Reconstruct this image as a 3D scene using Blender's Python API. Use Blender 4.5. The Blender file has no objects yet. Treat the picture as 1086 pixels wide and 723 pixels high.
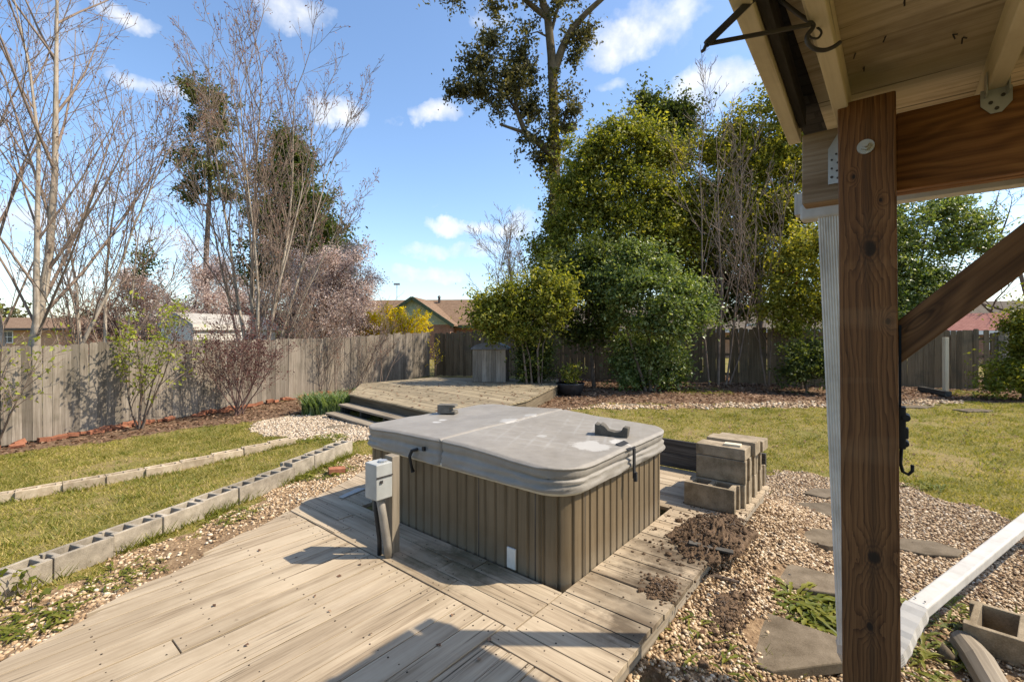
import bpy, bmesh, math, random
import numpy as np
from mathutils import Vector, Matrix, noise as mnoise

random.seed(7)
RNG = np.random.default_rng(7)
scene = bpy.context.scene
C = scene.collection
PI = math.pi

# ------------------------------------------------------------------ camera frame
FPX, CX, HY, EYE = 490.0, 543.0, 352.0, 1.85
cam_d = bpy.data.cameras.new('camera')
cam_d.sensor_width = 36.0
cam_d.lens = FPX / 1086.0 * 36.0
cam_d.shift_y = -(361.5 - HY) / 1086.0
cam_d.clip_start = 0.05
cam_d.clip_end = 3000
cam = bpy.data.objects.new('camera', cam_d)
cam.location = (0, 0, EYE)
cam.rotation_euler = (PI / 2, 0, 0)
C.objects.link(cam)
scene.camera = cam

# deck / roof frame: u runs away to the left, v away to the right
TH = math.atan2(.64, .77)
CT, ST = math.cos(TH), math.sin(TH)
U = Vector((-CT, ST, 0)); V = Vector((ST, CT, 0)); Z = Vector((0, 0, 1))
def uv(u, v, z=0.0): return U * u + V * v + Z * z
DECK = 0.40

def smooth(a, b, x):
    t = np.clip((x - a) / (b - a), 0, 1)
    return t * t * (3 - 2 * t)

GX = [-400, -60, -25, -10, -6, -4, 0, 3, 15, 400]
GZ = [-2.0, -1.6, -.9, -.27, -.14, -.05, .07, .10, .13, .2]
def g(x, y):
    """height of the yard"""
    x = np.asarray(x, float); y = np.asarray(y, float)
    z = np.interp(x, GX, GZ)
    z = z + .022 * np.sin(1.1 * x + .6 * y) * np.sin(.9 * y - .4 * x) * smooth(4.5, 7, y)
    uu = -CT * x + ST * y; vv = ST * x + CT * y
    z = z + .19 * np.exp(-(np.maximum(.95 - uu, 0) / .42) ** 2) * smooth(.0, 1.2, vv) * (1 - smooth(4.6, 5.6, vv)) * (1 - smooth(1.0, 1.5, uu))
    return z
def W(px, py, z=None):
    """a point seen in the picture, put on the ground (or a level)"""
    if z is not None:
        d = FPX * (EYE - z) / (py - HY)
        return Vector(((px - CX) / FPX * d, d, z))
    zz = 0.0
    for _ in range(12):
        d = FPX * (EYE - zz) / (py - HY)
        x = (px - CX) / FPX * d
        zz = float(g(x, d))
    return Vector((x, d, zz))
def D(px, py, d):
    return Vector(((px - CX) / FPX * d, d, EYE - (py - HY) / FPX * d))

# ------------------------------------------------------------------ objects
def tag(o, label=None, cat=None, group=None, kind=None):
    if label: o['label'] = label
    if cat: o['category'] = cat
    if group: o['group'] = group
    if kind: o['kind'] = kind
    return o
def thing(name, label, cat, loc=(0, 0, 0), rz=0, group=None):
    o = bpy.data.objects.new(name, None)
    o.location = loc; o.rotation_euler = (0, 0, rz)
    o.empty_display_size = .1
    C.objects.link(o)
    return tag(o, label, cat, group)
def world_of(o):
    m = Matrix.Translation(o.location) @ o.rotation_euler.to_matrix().to_4x4()
    return m if o.parent is None else world_of(o.parent) @ o.matrix_parent_inverse @ m
def adopt(o, parent, local=False):
    if parent is not None:
        o.parent = parent
        if not local:
            o.matrix_parent_inverse = world_of(parent).inverted()
    return o
def link(name, me, mats, parent=None, local=False):
    o = bpy.data.objects.new(name, me)
    for m in (mats if isinstance(mats, (list, tuple)) else [mats]):
        me.materials.append(m)
    C.objects.link(o)
    return adopt(o, parent, local)
def bevel(o, w=.003, seg=2):
    b = o.modifiers.new('bevel', 'BEVEL'); b.width = w; b.segments = seg; b.limit_method = 'ANGLE'
    b.angle_limit = math.radians(40)
    return o
def shade(o, on=True):
    o.data.polygons.foreach_set('use_smooth', [on] * len(o.data.polygons))
    return o
def dup(root, loc=None, rot=None):
    r = root.copy(); C.objects.link(r)
    if loc is not None: r.location = loc
    if rot is not None: r.rotation_euler = rot
    for ch in root.children:
        c = ch.copy(); C.objects.link(c); c.parent = r
        for gch in ch.children:
            d = gch.copy(); C.objects.link(d); d.parent = c
    return r

def curve(pts, m=5):
    pts = [Vector(p) for p in pts]; out = []
    for i in range(len(pts) - 1):
        a, b, c, d = pts[max(i - 1, 0)], pts[i], pts[i + 1], pts[min(i + 2, len(pts) - 1)]
        for j in range(m):
            t = j / m; out.append(.5 * ((2 * b) + (c - a) * t + (2 * a - 5 * b + 4 * c - d) * t * t + (3 * b - a - 3 * c + d) * t ** 3))
    return out + [pts[-1]]
class MB:
    """collects shapes for ONE mesh; keeps a lengthwise uv"""
    def __init__(s): s.v = []; s.f = []; s.uv = []; s.m = []; s.mi = 0
    def add(s, verts, faces, uvs=None):
        b = len(s.v)
        s.v += [tuple(p) for p in verts]
        for k, f in enumerate(faces):
            s.f.append(tuple(b + i for i in f)); s.m.append(s.mi)
            if uvs is None: s.uv += [(0, 0)] * len(f)
            else: s.uv += [uvs[k][j] for j in range(len(f))]
    def frame_box(s, o, ax, ay, az, lx, ly, lz, off=None):
        """box with a corner o; ax is its length"""
        ax, ay, az = Vector(ax), Vector(ay), Vector(az); o = Vector(o)
        P = [o + ax * (lx * i) + ay * (ly * j) + az * (lz * k) for i in (0, 1) for j in (0, 1) for k in (0, 1)]
        L = [(i * lx, j * ly, k * lz) for i in (0, 1) for j in (0, 1) for k in (0, 1)]
        F = [(0, 1, 3, 2), (4, 6, 7, 5), (0, 4, 5, 1), (2, 3, 7, 6), (0, 2, 6, 4), (1, 5, 7, 3)]
        if ax.cross(ay).dot(az) < 0: F = [tuple(reversed(f)) for f in F]
        ou, ov = off or (random.random() * 40, random.random() * 40)
        dims = [lx, ly, lz]; long = dims.index(max(dims)); oth = [i for i in range(3) if i != long]
        q = []
        for f in F:
            q.append([(L[i][long] + ou, L[i][oth[0]] + L[i][oth[1]] + ov) for i in f])
        s.add(P, F, q)
        return s
    def box(s, cx, cy, cz, sx, sy, sz):
        return s.frame_box((cx - sx / 2, cy - sy / 2, cz - sz / 2), (1, 0, 0), (0, 1, 0), (0, 0, 1), sx, sy, sz)
    def bar(s, a, b, w, h, up=Z):
        """square bar from a to b"""
        a, b = Vector(a), Vector(b); ax = (b - a); L = ax.length; ax /= L
        ay = Vector(up).cross(ax)
        if ay.length < 1e-4: ay = Vector((1, 0, 0)).cross(ax)
        ay.normalize(); az = ax.cross(ay)
        return s.frame_box(a - ay * w / 2 - az * h / 2, ax, ay, az, L, w, h)
    def prism(s, poly, z0, z1, ax=None):
        """poly: list of world xy in order; ax: grain direction"""
        n = len(poly)
        A = sum(poly[i][0] * poly[(i + 1) % n][1] - poly[(i + 1) % n][0] * poly[i][1] for i in range(n))
        if A < 0: poly = poly[::-1]
        ax = Vector(ax or (1, 0, 0)); ay = Vector((-ax.y, ax.x, 0))
        ou, ov = random.random() * 40, random.random() * 40
        P = [(p[0], p[1], z0) for p in poly] + [(p[0], p[1], z1) for p in poly]
        tu = [(Vector((p[0], p[1], 0)).dot(ax) + ou, Vector((p[0], p[1], 0)).dot(ay) + ov) for p in poly]
        F = [tuple(range(n - 1, -1, -1)), tuple(range(n, 2 * n))]; Q = [[tu[i] for i in range(n - 1, -1, -1)], tu]
        for i in range(n):
            j = (i + 1) % n
            F.append((i, j, n + j, n + i))
            Q.append([tu[i], tu[j], (tu[j][0], tu[j][1] + z1 - z0), (tu[i][0], tu[i][1] + z1 - z0)])
        s.add(P, F, Q); return s
    def tube(s, pts, rad, sides=8, cap=True):
        pts = [Vector(p) for p in pts]; n = len(pts)
        if not isinstance(rad, (list, tuple, np.ndarray)): rad = [rad] * n
        t0 = (pts[1] - pts[0]).normalized()
        a = t0.orthogonal().normalized()
        P = []; T = []; L = 0; ou = random.random() * 40
        for i in range(n):
            t = ((pts[min(i + 1, n - 1)] - pts[max(i - 1, 0)])).normalized()
            a = (a - t * a.dot(t)).normalized(); b = t.cross(a)
            if i: L += (pts[i] - pts[i - 1]).length
            for k in range(sides):
                w = 2 * PI * k / sides
                P.append(pts[i] + (a * math.cos(w) + b * math.sin(w)) * rad[i])
                T.append((L + ou, rad[0] * w))
        F = []; Q = []
        for i in range(n - 1):
            for k in range(sides):
                k2 = (k + 1) % sides
                f = (i * sides + k, i * sides + k2, (i + 1) * sides + k2, (i + 1) * sides + k)
                F.append(f)
                q = [list(T[j]) for j in f]
                if k2 == 0: q[1][1] = q[2][1] = rad[0] * 2 * PI
                Q.append(q)
        if cap:
            F.append(tuple(range(sides - 1, -1, -1))); Q.append([T[k] for k in range(sides - 1, -1, -1)])
            F.append(tuple((n - 1) * sides + k for k in range(sides))); Q.append([T[(n - 1) * sides + k] for k in range(sides)])
        s.add(P, F, Q); return s
    def build(s, name, mat, parent=None, local=False, smooth_=False, bev=0, seg=2):
        me = bpy.data.meshes.new(name)
        me.from_pydata(s.v, [], s.f)
        ul = me.uv_layers.new(name='UVMap')
        ul.data.foreach_set('uv', np.array(s.uv, dtype=np.float32).ravel())
        o = link(name, me, mat, parent, local)
        if max(s.m) > 0: me.polygons.foreach_set('material_index', s.m)
        if smooth_: shade(o)
        if bev: bevel(o, bev, seg)
        me.update()
        return o

def np_mesh(name, verts, faces, mat, parent=None, smooth_=False):
    """verts (N,3), faces (M,k) numpy"""
    me = bpy.data.meshes.new(name)
    M, k = faces.shape
    me.vertices.add(len(verts)); me.vertices.foreach_set('co', verts.astype(np.float32).ravel())
    me.loops.add(M * k); me.loops.foreach_set('vertex_index', faces.astype(np.int32).ravel())
    me.polygons.add(M); me.polygons.foreach_set('loop_start', np.arange(0, M * k, k, dtype=np.int32))
    me.polygons.foreach_set('loop_total', np.full(M, k, dtype=np.int32))
    me.update(calc_edges=True)
    o = link(name, me, mat, parent)
    if smooth_: shade(o)
    return o

# ------------------------------------------------------------------ materials
class NT:
    def __init__(s, name):
        s.m = bpy.data.materials.new(name); s.m.use_nodes = True
        s.t = s.m.node_tree; s.t.nodes.clear()
    def n(s, typ, props=None, **inp):
        nd = s.t.nodes.new(typ)
        for k, v in (props or {}).items(): setattr(nd, k, v)
        for k, v in inp.items():
            key = int(k[1:]) if k[0] == 'i' and k[1:].isdigit() else k.replace('_', ' ')
            s.set(nd.inputs[key], v)
        return nd
    def set(s, sock, v):
        if isinstance(v, bpy.types.NodeSocket): s.t.links.new(v, sock)
        elif isinstance(v, (tuple, list)) and len(v) == 3 and sock.type == 'RGBA': sock.default_value = (*v, 1)
        else: sock.default_value = v
    def math(s, op, a, b=0.0, clamp=False):
        return s.n('ShaderNodeMath', {'operation': op, 'use_clamp': clamp}, i0=a, i1=b).outputs[0]
    def mix(s, f, a, b, mode='MIX'):
        m = s.n('ShaderNodeMix', {'data_type': 'RGBA', 'blend_type': mode, 'clamp_factor': True})
        s.set(m.inputs[0], f); s.set(m.inputs[6], a); s.set(m.inputs[7], b)
        return m.outputs[2]
    def ramp(s, f, stops):
        r = s.n('ShaderNodeValToRGB'); s.set(r.inputs[0], f)
        el = r.color_ramp.elements
        while len(el) < len(stops): el.new(.5)
        for e, (p, c) in zip(el, stops):
            e.position = p; e.color = (*c, 1) if not isinstance(c, (int, float)) else (c, c, c, 1)
        return r.outputs[0]
    def noise(s, vec, scale, detail=4, rough=.55, dist=0.0, out=0):
        nd = s.n('ShaderNodeTexNoise', Scale=scale, Detail=detail, Roughness=rough, Distortion=dist)
        if vec is not None: s.set(nd.inputs['Vector'], vec)
        return nd.outputs[out]
    def mapv(s, vec, scale=(1, 1, 1), loc=(0, 0, 0), rot=(0, 0, 0)):
        return s.n('ShaderNodeMapping', Vector=vec, Scale=scale, Location=loc, Rotation=rot).outputs[0]
    def bump(s, h, strength=.3, dist=.01):
        return s.n('ShaderNodeBump', Strength=strength, Distance=dist, Height=h).outputs[0]
    def out(s, col, rough=.7, normal=None, spec=.3, metal=0.0, **kw):
        b = s.n('ShaderNodeBsdfPrincipled')
        s.set(b.inputs['Base Color'], col); s.set(b.inputs['Roughness'], rough)
        s.set(b.inputs['Specular IOR Level'], spec); s.set(b.inputs['Metallic'], metal)
        if normal is not None: s.set(b.inputs['Normal'], normal)
        for k, v in kw.items(): s.set(b.inputs[k.replace('_', ' ')], v)
        o = s.n('ShaderNodeOutputMaterial'); s.t.links.new(b.outputs[0], o.inputs[0])
        s.b = b; s.o = o
        return s.m
    def uvc(s): return s.n('ShaderNodeUVMap', {'uv_map': 'UVMap'}).outputs[0]
    def obj(s): return s.n('ShaderNodeTexCoord').outputs['Object']
    def gen(s): return s.n('ShaderNodeTexCoord').outputs['Generated']
    def pos(s): return s.n('ShaderNodeNewGeometry').outputs['Position']
    def isl(s): return s.n('ShaderNodeNewGeometry').outputs['Random Per Island']

def wood(name, dark, mid, light, crack=.5, rough=.85, tone=.35, stain=None, spec=.2, dirt=None, fine=1.0):
    k = NT(name); c = k.uvc(); r = k.isl()
    a = k.noise(k.mapv(c, (1.3, 30 * fine, 1)), 1.0, 8, .72, .35)
    b = k.noise(k.mapv(c, (.5, 3, 1)), 1.2, 3, .5)
    t = k.math('ADD', k.math('MULTIPLY', a, .65), k.math('MULTIPLY', b, .35))
    col = k.ramp(t, [(.30, dark), (.48, mid), (.66, light)])
    tone_v = k.math('ADD', 1 - tone / 2, k.math('MULTIPLY', r, tone))
    col = k.mix(1.0, col, k.n('ShaderNodeCombineColor', Red=tone_v, Green=tone_v, Blue=k.math('MULTIPLY', tone_v, .98)).outputs[0], 'MULTIPLY')
    cr = k.noise(k.mapv(c, (.9, 48 * fine, 1)), 1.0, 3, .5, .6)
    cm = k.math('MULTIPLY', k.ramp(cr, [(.30, 1.0), (.37, 0.0)]), k.ramp(k.noise(k.mapv(c, (1.5, 4, 1)), 1.0, 2), [(.42, 0.0), (.62, 1.0)]))
    col = k.mix(k.math('MULTIPLY', cm, crack), col, tuple(x * .25 for x in dark))
    if dirt:
        dm = k.ramp(k.noise(k.pos(), 2.3, 5, .6), [(.52, 0.0), (.72, 1.0)])
        col = k.mix(k.math('MULTIPLY', dm, dirt[1]), col, dirt[0])
    if stain: col = stain(k, col)
    h = k.math('SUBTRACT', a, k.math('MULTIPLY', cm, 1.2))
    return k.out(col, rough, k.bump(h, .45, .004), spec)

def concrete(name, c1, c2, scale=9, bump=.35, rough=.95):
    k = NT(name); p = k.obj()
    oi = k.n('ShaderNodeObjectInfo').outputs['Random']
    off = k.n('ShaderNodeVectorMath', {'operation': 'ADD'}, i0=p, i1=k.n('ShaderNodeCombineXYZ', X=k.math('MULTIPLY', oi, 37.0)).outputs[0]).outputs[0]
    big = k.noise(off, scale, 5, .6)
    fin = k.noise(off, 140, 3, .6)
    col = k.ramp(k.math('ADD', k.math('MULTIPLY', big, .7), k.math('MULTIPLY', fin, .3)), [(.36, c1), (.62, c2)])
    tv = k.math('ADD', .82, k.math('MULTIPLY', oi, .32))
    col = k.mix(1.0, col, k.n('ShaderNodeCombineColor', Red=tv, Green=tv, Blue=tv).outputs[0], 'MULTIPLY')
    pit = k.ramp(k.n('ShaderNodeTexVoronoi', Vector=off, Scale=120.0).outputs['Distance'], [(.10, 0.0), (.25, 1.0)])
    col = k.mix(.35, col, k.mix(pit, (.04, .035, .03), col))
    h = k.math('ADD', k.math('ADD', fin, k.math('MULTIPLY', big, .5)), k.math('MULTIPLY', pit, .5))
    return k.out(col, rough, k.bump(h, bump, .006), .15)

def leafm(name, c1, c2, c3, rough=.45, spec=.4, trans=.35, tcol=None):
    k = NT(name); r = k.isl()
    col = k.ramp(r, [(0.0, c1), (.5, c2), (1.0, c3)])
    big = k.noise(k.pos(), .9, 3, .5)
    tv = k.math('ADD', .62, k.math('MULTIPLY', big, .76))
    col = k.mix(1.0, col, k.n('ShaderNodeCombineColor', Red=tv, Green=tv, Blue=tv).outputs[0], 'MULTIPLY')
    m = k.out(col, rough, None, spec)
    if trans:
        tr = k.n('ShaderNodeBsdfTranslucent')
        k.set(tr.inputs[0], k.mix(1.0, col, tcol or (1.5, 1.5, .7), 'MULTIPLY'))
        ms = k.n('ShaderNodeMixShader', Fac=trans)
        k.t.links.new(k.b.outputs[0], ms.inputs[1]); k.t.links.new(tr.outputs[0], ms.inputs[2])
        k.t.links.new(ms.outputs[0], k.o.inputs[0])
    return m

def bark(name, c1, c2, scale=8, moss=None):
    k = NT(name); c = k.uvc()
    a = k.noise(k.mapv(c, (2.0, 14, 1)), 1.2, 5, .65, .4)
    b = k.noise(k.pos(), scale * .4, 4, .6)
    t = k.math('ADD', k.math('MULTIPLY', a, .5), k.math('MULTIPLY', b, .5))
    col = k.ramp(t, [(.34, c1), (.60, c2)])
    return k.out(col, .9, k.bump(t, .5, .012), .1)

def plain(name, c1, c2, rough=.5, spec=.4, metal=0.0, scale=6, bump=.08, dirt=0.0, dcol=(.10, .085, .06)):
    k = NT(name); p = k.obj()
    a = k.noise(p, scale, 5, .6)
    col = k.ramp(a, [(.35, c1), (.65, c2)])
    if dirt:
        dm = k.ramp(k.noise(k.mapv(p, (1, 1, .35)), scale * 1.7, 6, .65), [(.50, 0.0), (.75, 1.0)])
        col = k.mix(k.math('MULTIPLY', dm, dirt), col, dcol)
    f = k.noise(p, scale * 14, 3, .6)
    rr = k.math('ADD', rough - .08, k.math('MULTIPLY', a, .16))
    return k.out(col, rr, k.bump(f, bump, .003), spec, metal)

M = {}
M['nail'] = plain('rusty_nail', (.02, .016, .012), (.06, .04, .025), .8, .2)
def deck_stain(k, col):
    p = k.pos()
    def spot(u, v, r, c, amt, sx=1.0):
        q = uv(u, v, DECK)
        d = k.n('ShaderNodeVectorMath', {'operation': 'DISTANCE'}, i0=k.mapv(p, rot=(0, 0, 0)), i1=tuple(q)).outputs['Value']
        d = k.math('ADD', k.math('DIVIDE', d, r), k.math('MULTIPLY', k.math('SUBTRACT', k.noise(p, 9, 4, .7), .5), 1.7))
        return k.math('MULTIPLY', k.ramp(d, [(.35, 1.0), (1.0, 0.0)]), amt)
    col = k.mix(spot(2.05, 2.10, .34, 0, .75), col, (.055, .052, .022))
    col = k.mix(spot(2.35, 1.95, .22, 0, .6), col, (.06, .058, .03))
    col = k.mix(spot(1.15, 2.45, .40, 0, .55), col, (.06, .045, .028))
    col = k.mix(spot(1.2, 2.95, .40, 0, .5), col, (.06, .045, .028))
    col = k.mix(spot(1.0, 2.15, .26, 0, .75), col, (.05, .035, .022))
    col = k.mix(spot(1.02, 2.55, .30, 0, .8), col, (.05, .035, .022))
    col = k.mix(spot(1.0, 3.1, .40, 0, .8), col, (.05, .035, .022))
    col = k.mix(spot(2.9, .6, .75, 0, .55), col, (.30, .235, .155))
    c = k.uvc()
    st = k.noise(k.mapv(c, (.55, 9, 1)), 1.1, 5, .65, .3)
    col = k.mix(k.math('MULTIPLY', k.ramp(st, [(.54, 0.0), (.66, 1.0)]), .62), col, (.125, .085, .048))
    cr2 = k.noise(k.mapv(c, (.7, 60, 1)), 1.0, 4, .6, .8)
    col = k.mix(k.math('MULTIPLY', k.ramp(cr2, [(.62, 0.0), (.68, .85)]), k.ramp(k.noise(k.mapv(c, (1.2, 3.5, 1)), 1.3, 3), [(.45, 0.0), (.6, 1.0)])), col, (.05, .034, .02))
    col = k.mix(k.math('MULTIPLY', k.ramp(st, [(.30, 1.0), (.44, 0.0)]), .35), col, (.49, .41, .30))
    pt = k.ramp(k.noise(p, 1.6, 6, .65), [(.50, 0.0), (.68, 1.0)])
    col = k.mix(k.math('MULTIPLY', pt, .34), col, (.22, .165, .10))
    bl = k.ramp(k.noise(k.mapv(c, (.8, 2.2, 1)), 1.4, 4, .6), [(.48, 0.0), (.66, 1.0)])
    col = k.mix(k.math('MULTIPLY', bl, .45), col, (.50, .415, .295))
    # nail heads and small debris
    vo = k.n('ShaderNodeTexVoronoi', Vector=p, Scale=3.1).outputs['Distance']
    col = k.mix(k.math('MULTIPLY', k.ramp(k.math('ADD', vo, k.math('MULTIPLY', k.noise(p, 60, 3), .05)), [(.06, 1.0), (.09, 0.0)]), .6), col, (.07, .05, .03))
    cr3 = k.noise(k.mapv(c, (.45, 85, 1)), 1.0, 3, .5, .5)
    col = k.mix(k.math('MULTIPLY', k.ramp(cr3, [(.345, 1.0), (.375, 0.0)]), k.ramp(k.noise(k.mapv(c, (.9, 5, 1)), 1.1, 3), [(.48, 0.0), (.58, .95)])), col, (.035, .024, .014))
    return col
M['deck'] = wood('weathered_deck_wood', (.165, .12, .075), (.35, .275, .19), (.475, .385, .275), crack=.8, tone=.16, stain=deck_stain)
M['platform'] = wood('platform_wood', (.13, .10, .06), (.25, .20, .13), (.35, .29, .195), crack=.7, tone=.3, dirt=((.10, .085, .05), .7))
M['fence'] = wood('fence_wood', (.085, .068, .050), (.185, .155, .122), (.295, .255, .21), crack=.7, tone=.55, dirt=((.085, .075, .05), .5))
M['fence_dark'] = wood('shaded_fence_wood', (.065, .044, .025), (.135, .098, .058), (.215, .16, .10), crack=.7, tone=.5, dirt=((.07, .065, .045), .6))  # fence wood in a darker brown, toned down for the shaded back fence
M['platform_edge'] = wood('platform_edge_wood', (.05, .038, .024), (.11, .085, .055), (.19, .155, .105), crack=.8, tone=.3)
M['greywood'] = wood('grey_wood', (.12, .095, .065), (.24, .20, .15), (.35, .30, .235), crack=1.0, tone=.2)
M['darkwood'] = wood('dark_board_wood', (.012, .01, .009), (.045, .04, .034), (.13, .12, .105), crack=1.0, tone=.2)
M['cream'] = wood('cream_painted_wood', (.50, .42, .27), (.66, .57, .39), (.73, .64, .46), crack=.6, tone=.10, rough=.65, spec=.25, dirt=((.34, .25, .14), .7))
M['lightpost'] = wood('pale_post_wood', (.45, .38, .26), (.60, .52, .38), (.68, .60, .45), crack=.4, tone=.1)

def treated(name, dark, mid, light, knots=True, rings=1.0, axis=(0, 0, 0)):
    k = NT(name); p = k.mapv(k.uvc(), (1, 1, 1))
    c = k.uvc()
    sep = k.n('ShaderNodeSeparateXYZ', Vector=c)
    n1 = k.noise(k.mapv(c, (.9, 3.0, 1)), 1.6, 3, .5)
    # cathedral grain: rings of a slightly leaning trunk
    cx = k.math('ADD', k.math('MULTIPLY', sep.outputs[1], 9.0 * rings), k.math('MULTIPLY', n1, 2.2))
    tri = k.math('ABSOLUTE', k.math('SUBTRACT', k.math('FRACT', k.math('ADD', k.math('MULTIPLY', cx, .55), .0)), .5))
    ph = k.math('ADD', k.math('MULTIPLY', tri, 9.0), k.math('MULTIPLY', k.noise(k.mapv(c, (.22, .8, 1)), 1.3, 2, .4), 7.0))
    bands = k.math('ADD', k.math('MULTIPLY', k.math('SINE', k.math('MULTIPLY', ph, 4.5)), .5), .5)
    fine = k.noise(k.mapv(c, (1.1, 70, 1)), 1.0, 6, .7, .35)
    t = k.math('ADD', k.math('MULTIPLY', bands, .22), k.math('MULTIPLY', fine, .78))
    col = k.ramp(t, [(.22, dark), (.48, mid), (.78, light)])
    blot = k.noise(k.mapv(c, (1, 2.5, 1)), 2.2, 4, .6)
    tv = k.math('ADD', .68, k.math('MULTIPLY', blot, .62))
    col = k.mix(1.0, col, k.n('ShaderNodeCombineColor', Red=tv, Green=tv, Blue=tv).outputs[0], 'MULTIPLY')
    if knots:
        vo = k.n('ShaderNodeTexVoronoi', Vector=k.mapv(c, (2.0, 7.5, 1), loc=(.35, .2, 0)), Scale=1.0, Randomness=.75)
        dd = k.math('ADD', vo.outputs['Distance'], k.math('MULTIPLY', fine, .05))
        col = k.mix(k.ramp(dd, [(.07, .95), (.13, 0.0)]), col, tuple(x * .28 for x in dark))
        ring = k.math('MULTIPLY', k.ramp(dd, [(.10, 0.0), (.14, 1.0), (.24, 0.0)]), k.math('ADD', k.math('MULTIPLY', k.math('SINE', k.math('MULTIPLY', dd, 140.0)), .4), .3))
        col = k.mix(ring, col, tuple(x * .6 for x in dark))
    return k.out(col, .62, k.bump(t, .3, .003), .3)
def mk_post():
    k = NT('brown_treated_post'); c = k.uvc(); sep = k.n('ShaderNodeSeparateXYZ', Vector=c); x, y = sep.outputs[0], sep.outputs[1]
    wob = k.math('MULTIPLY', k.math('SUBTRACT', k.noise(k.mapv(c, (1.1, .3, 1)), 1.0, 2, .5), .5), .05)
    dy = k.math('ABSOLUTE', k.math('SUBTRACT', k.math('ADD', y, wob), .064))
    # knots: (height along the post, across, radius)
    disp = None; kn = None; kd = None
    for kx, ky, r in ((2.145, .060, .017), (1.93, .022, .007), (1.245, .058, .016), (1.04, .070, .010), (2.36, .098, .005), (2.28, .036, .005)):
        a = k.math('MULTIPLY', k.math('SUBTRACT', x, kx), .62); b = k.math('SUBTRACT', y, ky)
        d = k.math('ADD', k.math('DIVIDE', k.math('SQRT', k.math('ADD', k.math('MULTIPLY', a, a), k.math('MULTIPLY', b, b))), r), k.math('MULTIPLY', k.math('SUBTRACT', k.noise(k.mapv(c, (30, 60, 1)), 1.0, 3), .5), 1.1))
        kd = d if kd is None else k.math('MINIMUM', kd, d)
    near = k.ramp(k.math('MULTIPLY', kd, .25), [(.15, 1.0), (1.0, 0.0)])
    co = k.math('ADD', k.math('MULTIPLY', k.math('POWER', dy, .75), 46.0), k.math('ADD', k.math('MULTIPLY', x, 1.3), k.math('MULTIPLY', k.noise(k.mapv(c, (2.0, 11, 1)), 1.0, 4, .55), 4.6)))
    co = k.math('ADD', co, k.math('MULTIPLY', near, 2.5))
    saw = k.math('FRACT', co)
    band = k.math('POWER', saw, 2.2)
    fine = k.noise(k.mapv(c, (1.6, 160, 1)), 1.0, 5, .65, .1)
    t = k.math('ADD', k.math('MULTIPLY', k.math('SUBTRACT', 1.0, band), .25), k.math('MULTIPLY', fine, .75))
    col = k.ramp(t, [(.24, (.036, .014, .005)), (.50, (.13, .056, .020)), (.76, (.25, .118, .045))])
    col = k.mix(k.ramp(k.math('ADD', dy, k.math('MULTIPLY', fine, .012)), [(.006, .55), (.022, 0.0)]), col, (.045, .022, .010))
    blot = k.noise(k.mapv(c, (1.2, 5, 1)), 2.2, 5, .6); tv = k.math('ADD', .62, k.math('MULTIPLY', blot, .76))
    col = k.mix(1.0, col, k.n('ShaderNodeCombineColor', Red=tv, Green=tv, Blue=tv).outputs[0], 'MULTIPLY')
    ring = k.math('MULTIPLY', k.ramp(k.math('MULTIPLY', kd, .3), [(.28, 1.0), (.75, 0.0)]), k.math('ADD', k.math('MULTIPLY', k.math('SINE', k.math('MULTIPLY', kd, 11.0)), .3), .35))
    col = k.mix(ring, col, (.04, .02, .01))
    col = k.mix(k.ramp(kd, [(.55, .92), (1.0, 0.0)]), col, (.018, .010, .006))
    mil = k.ramp(k.noise(k.mapv(c, (7, 1.5, 1), rot=(0, 0, .5)), 1.0, 2, .4, .6), [(.60, 0.0), (.70, .14)])
    col = k.mix(mil, col, (.36, .23, .13))
    return k.out(col, .62, k.bump(t, .35, .003), .3)
M['post'] = mk_post()
M['brace'] = treated('brown_treated_brace', (.040, .017, .007), (.115, .054, .022), (.21, .11, .05), rings=.7)
M['beam'] = treated('brown_treated_beam', (.075, .028, .009), (.21, .085, .026), (.36, .165, .056), knots=False, rings=.8)

M['block'] = concrete('grey_block_concrete', (.21, .18, .135), (.41, .355, .275))
M['tanblock'] = concrete('tan_block_concrete', (.30, .23, .15), (.50, .41, .29))
M['stackblock'] = concrete('weathered_block_concrete', (.16, .125, .08), (.34, .275, .19))
M['darkblock'] = concrete('dark_block_concrete', (.065, .06, .05), (.16, .145, .12))
M['paver'] = concrete('paver_concrete', (.10, .077, .05), (.20, .16, .112), scale=6)
M['brick_red'] = concrete('terracotta', (.20, .08, .045), (.35, .15, .085))
M['soil'] = concrete('soil', (.055, .034, .02), (.17, .112, .068), scale=14, bump=.9)

M['white'] = plain('white_aluminium', (.43, .41, .37), (.52, .50, .455), .6, .25, dirt=.45, dcol=(.32, .29, .24))
M['downspout'] = plain('stained_white_downspout', (.50, .49, .45), (.66, .65, .60), .5, .35, dirt=.65, dcol=(.24, .225, .19))
M['galv'] = plain('galvanised_steel', (.36, .37, .37), (.52, .53, .53), .45, .5, .6, dirt=.3)
M['greybox'] = plain('grey_painted_steel', (.30, .305, .285), (.38, .385, .36), .5, .4, dirt=.2)
M['conduit'] = plain('grey_conduit', (.17, .15, .12), (.28, .25, .21), .6, .3, dirt=.5)
M['black'] = plain('black_nylon', (.012, .012, .013), (.03, .03, .031), .6, .3)
M['iron'] = plain('dark_iron', (.035, .03, .028), (.08, .072, .066), .5, .4, .3)
M['strap'] = plain('navy_webbing', (.008, .014, .03), (.02, .033, .06), .7, .2)
M['pot'] = plain('black_plastic_pot', (.015, .015, .016), (.035, .035, .035), .5, .4)
M['lid'] = plain('dark_grey_lid', (.07, .075, .085), (.13, .135, .15), .55, .4, dirt=.4)
M['plate'] = plain('white_vent_plastic', (.55, .53, .47), (.66, .64, .58), .6, .3, dirt=.3)
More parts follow.
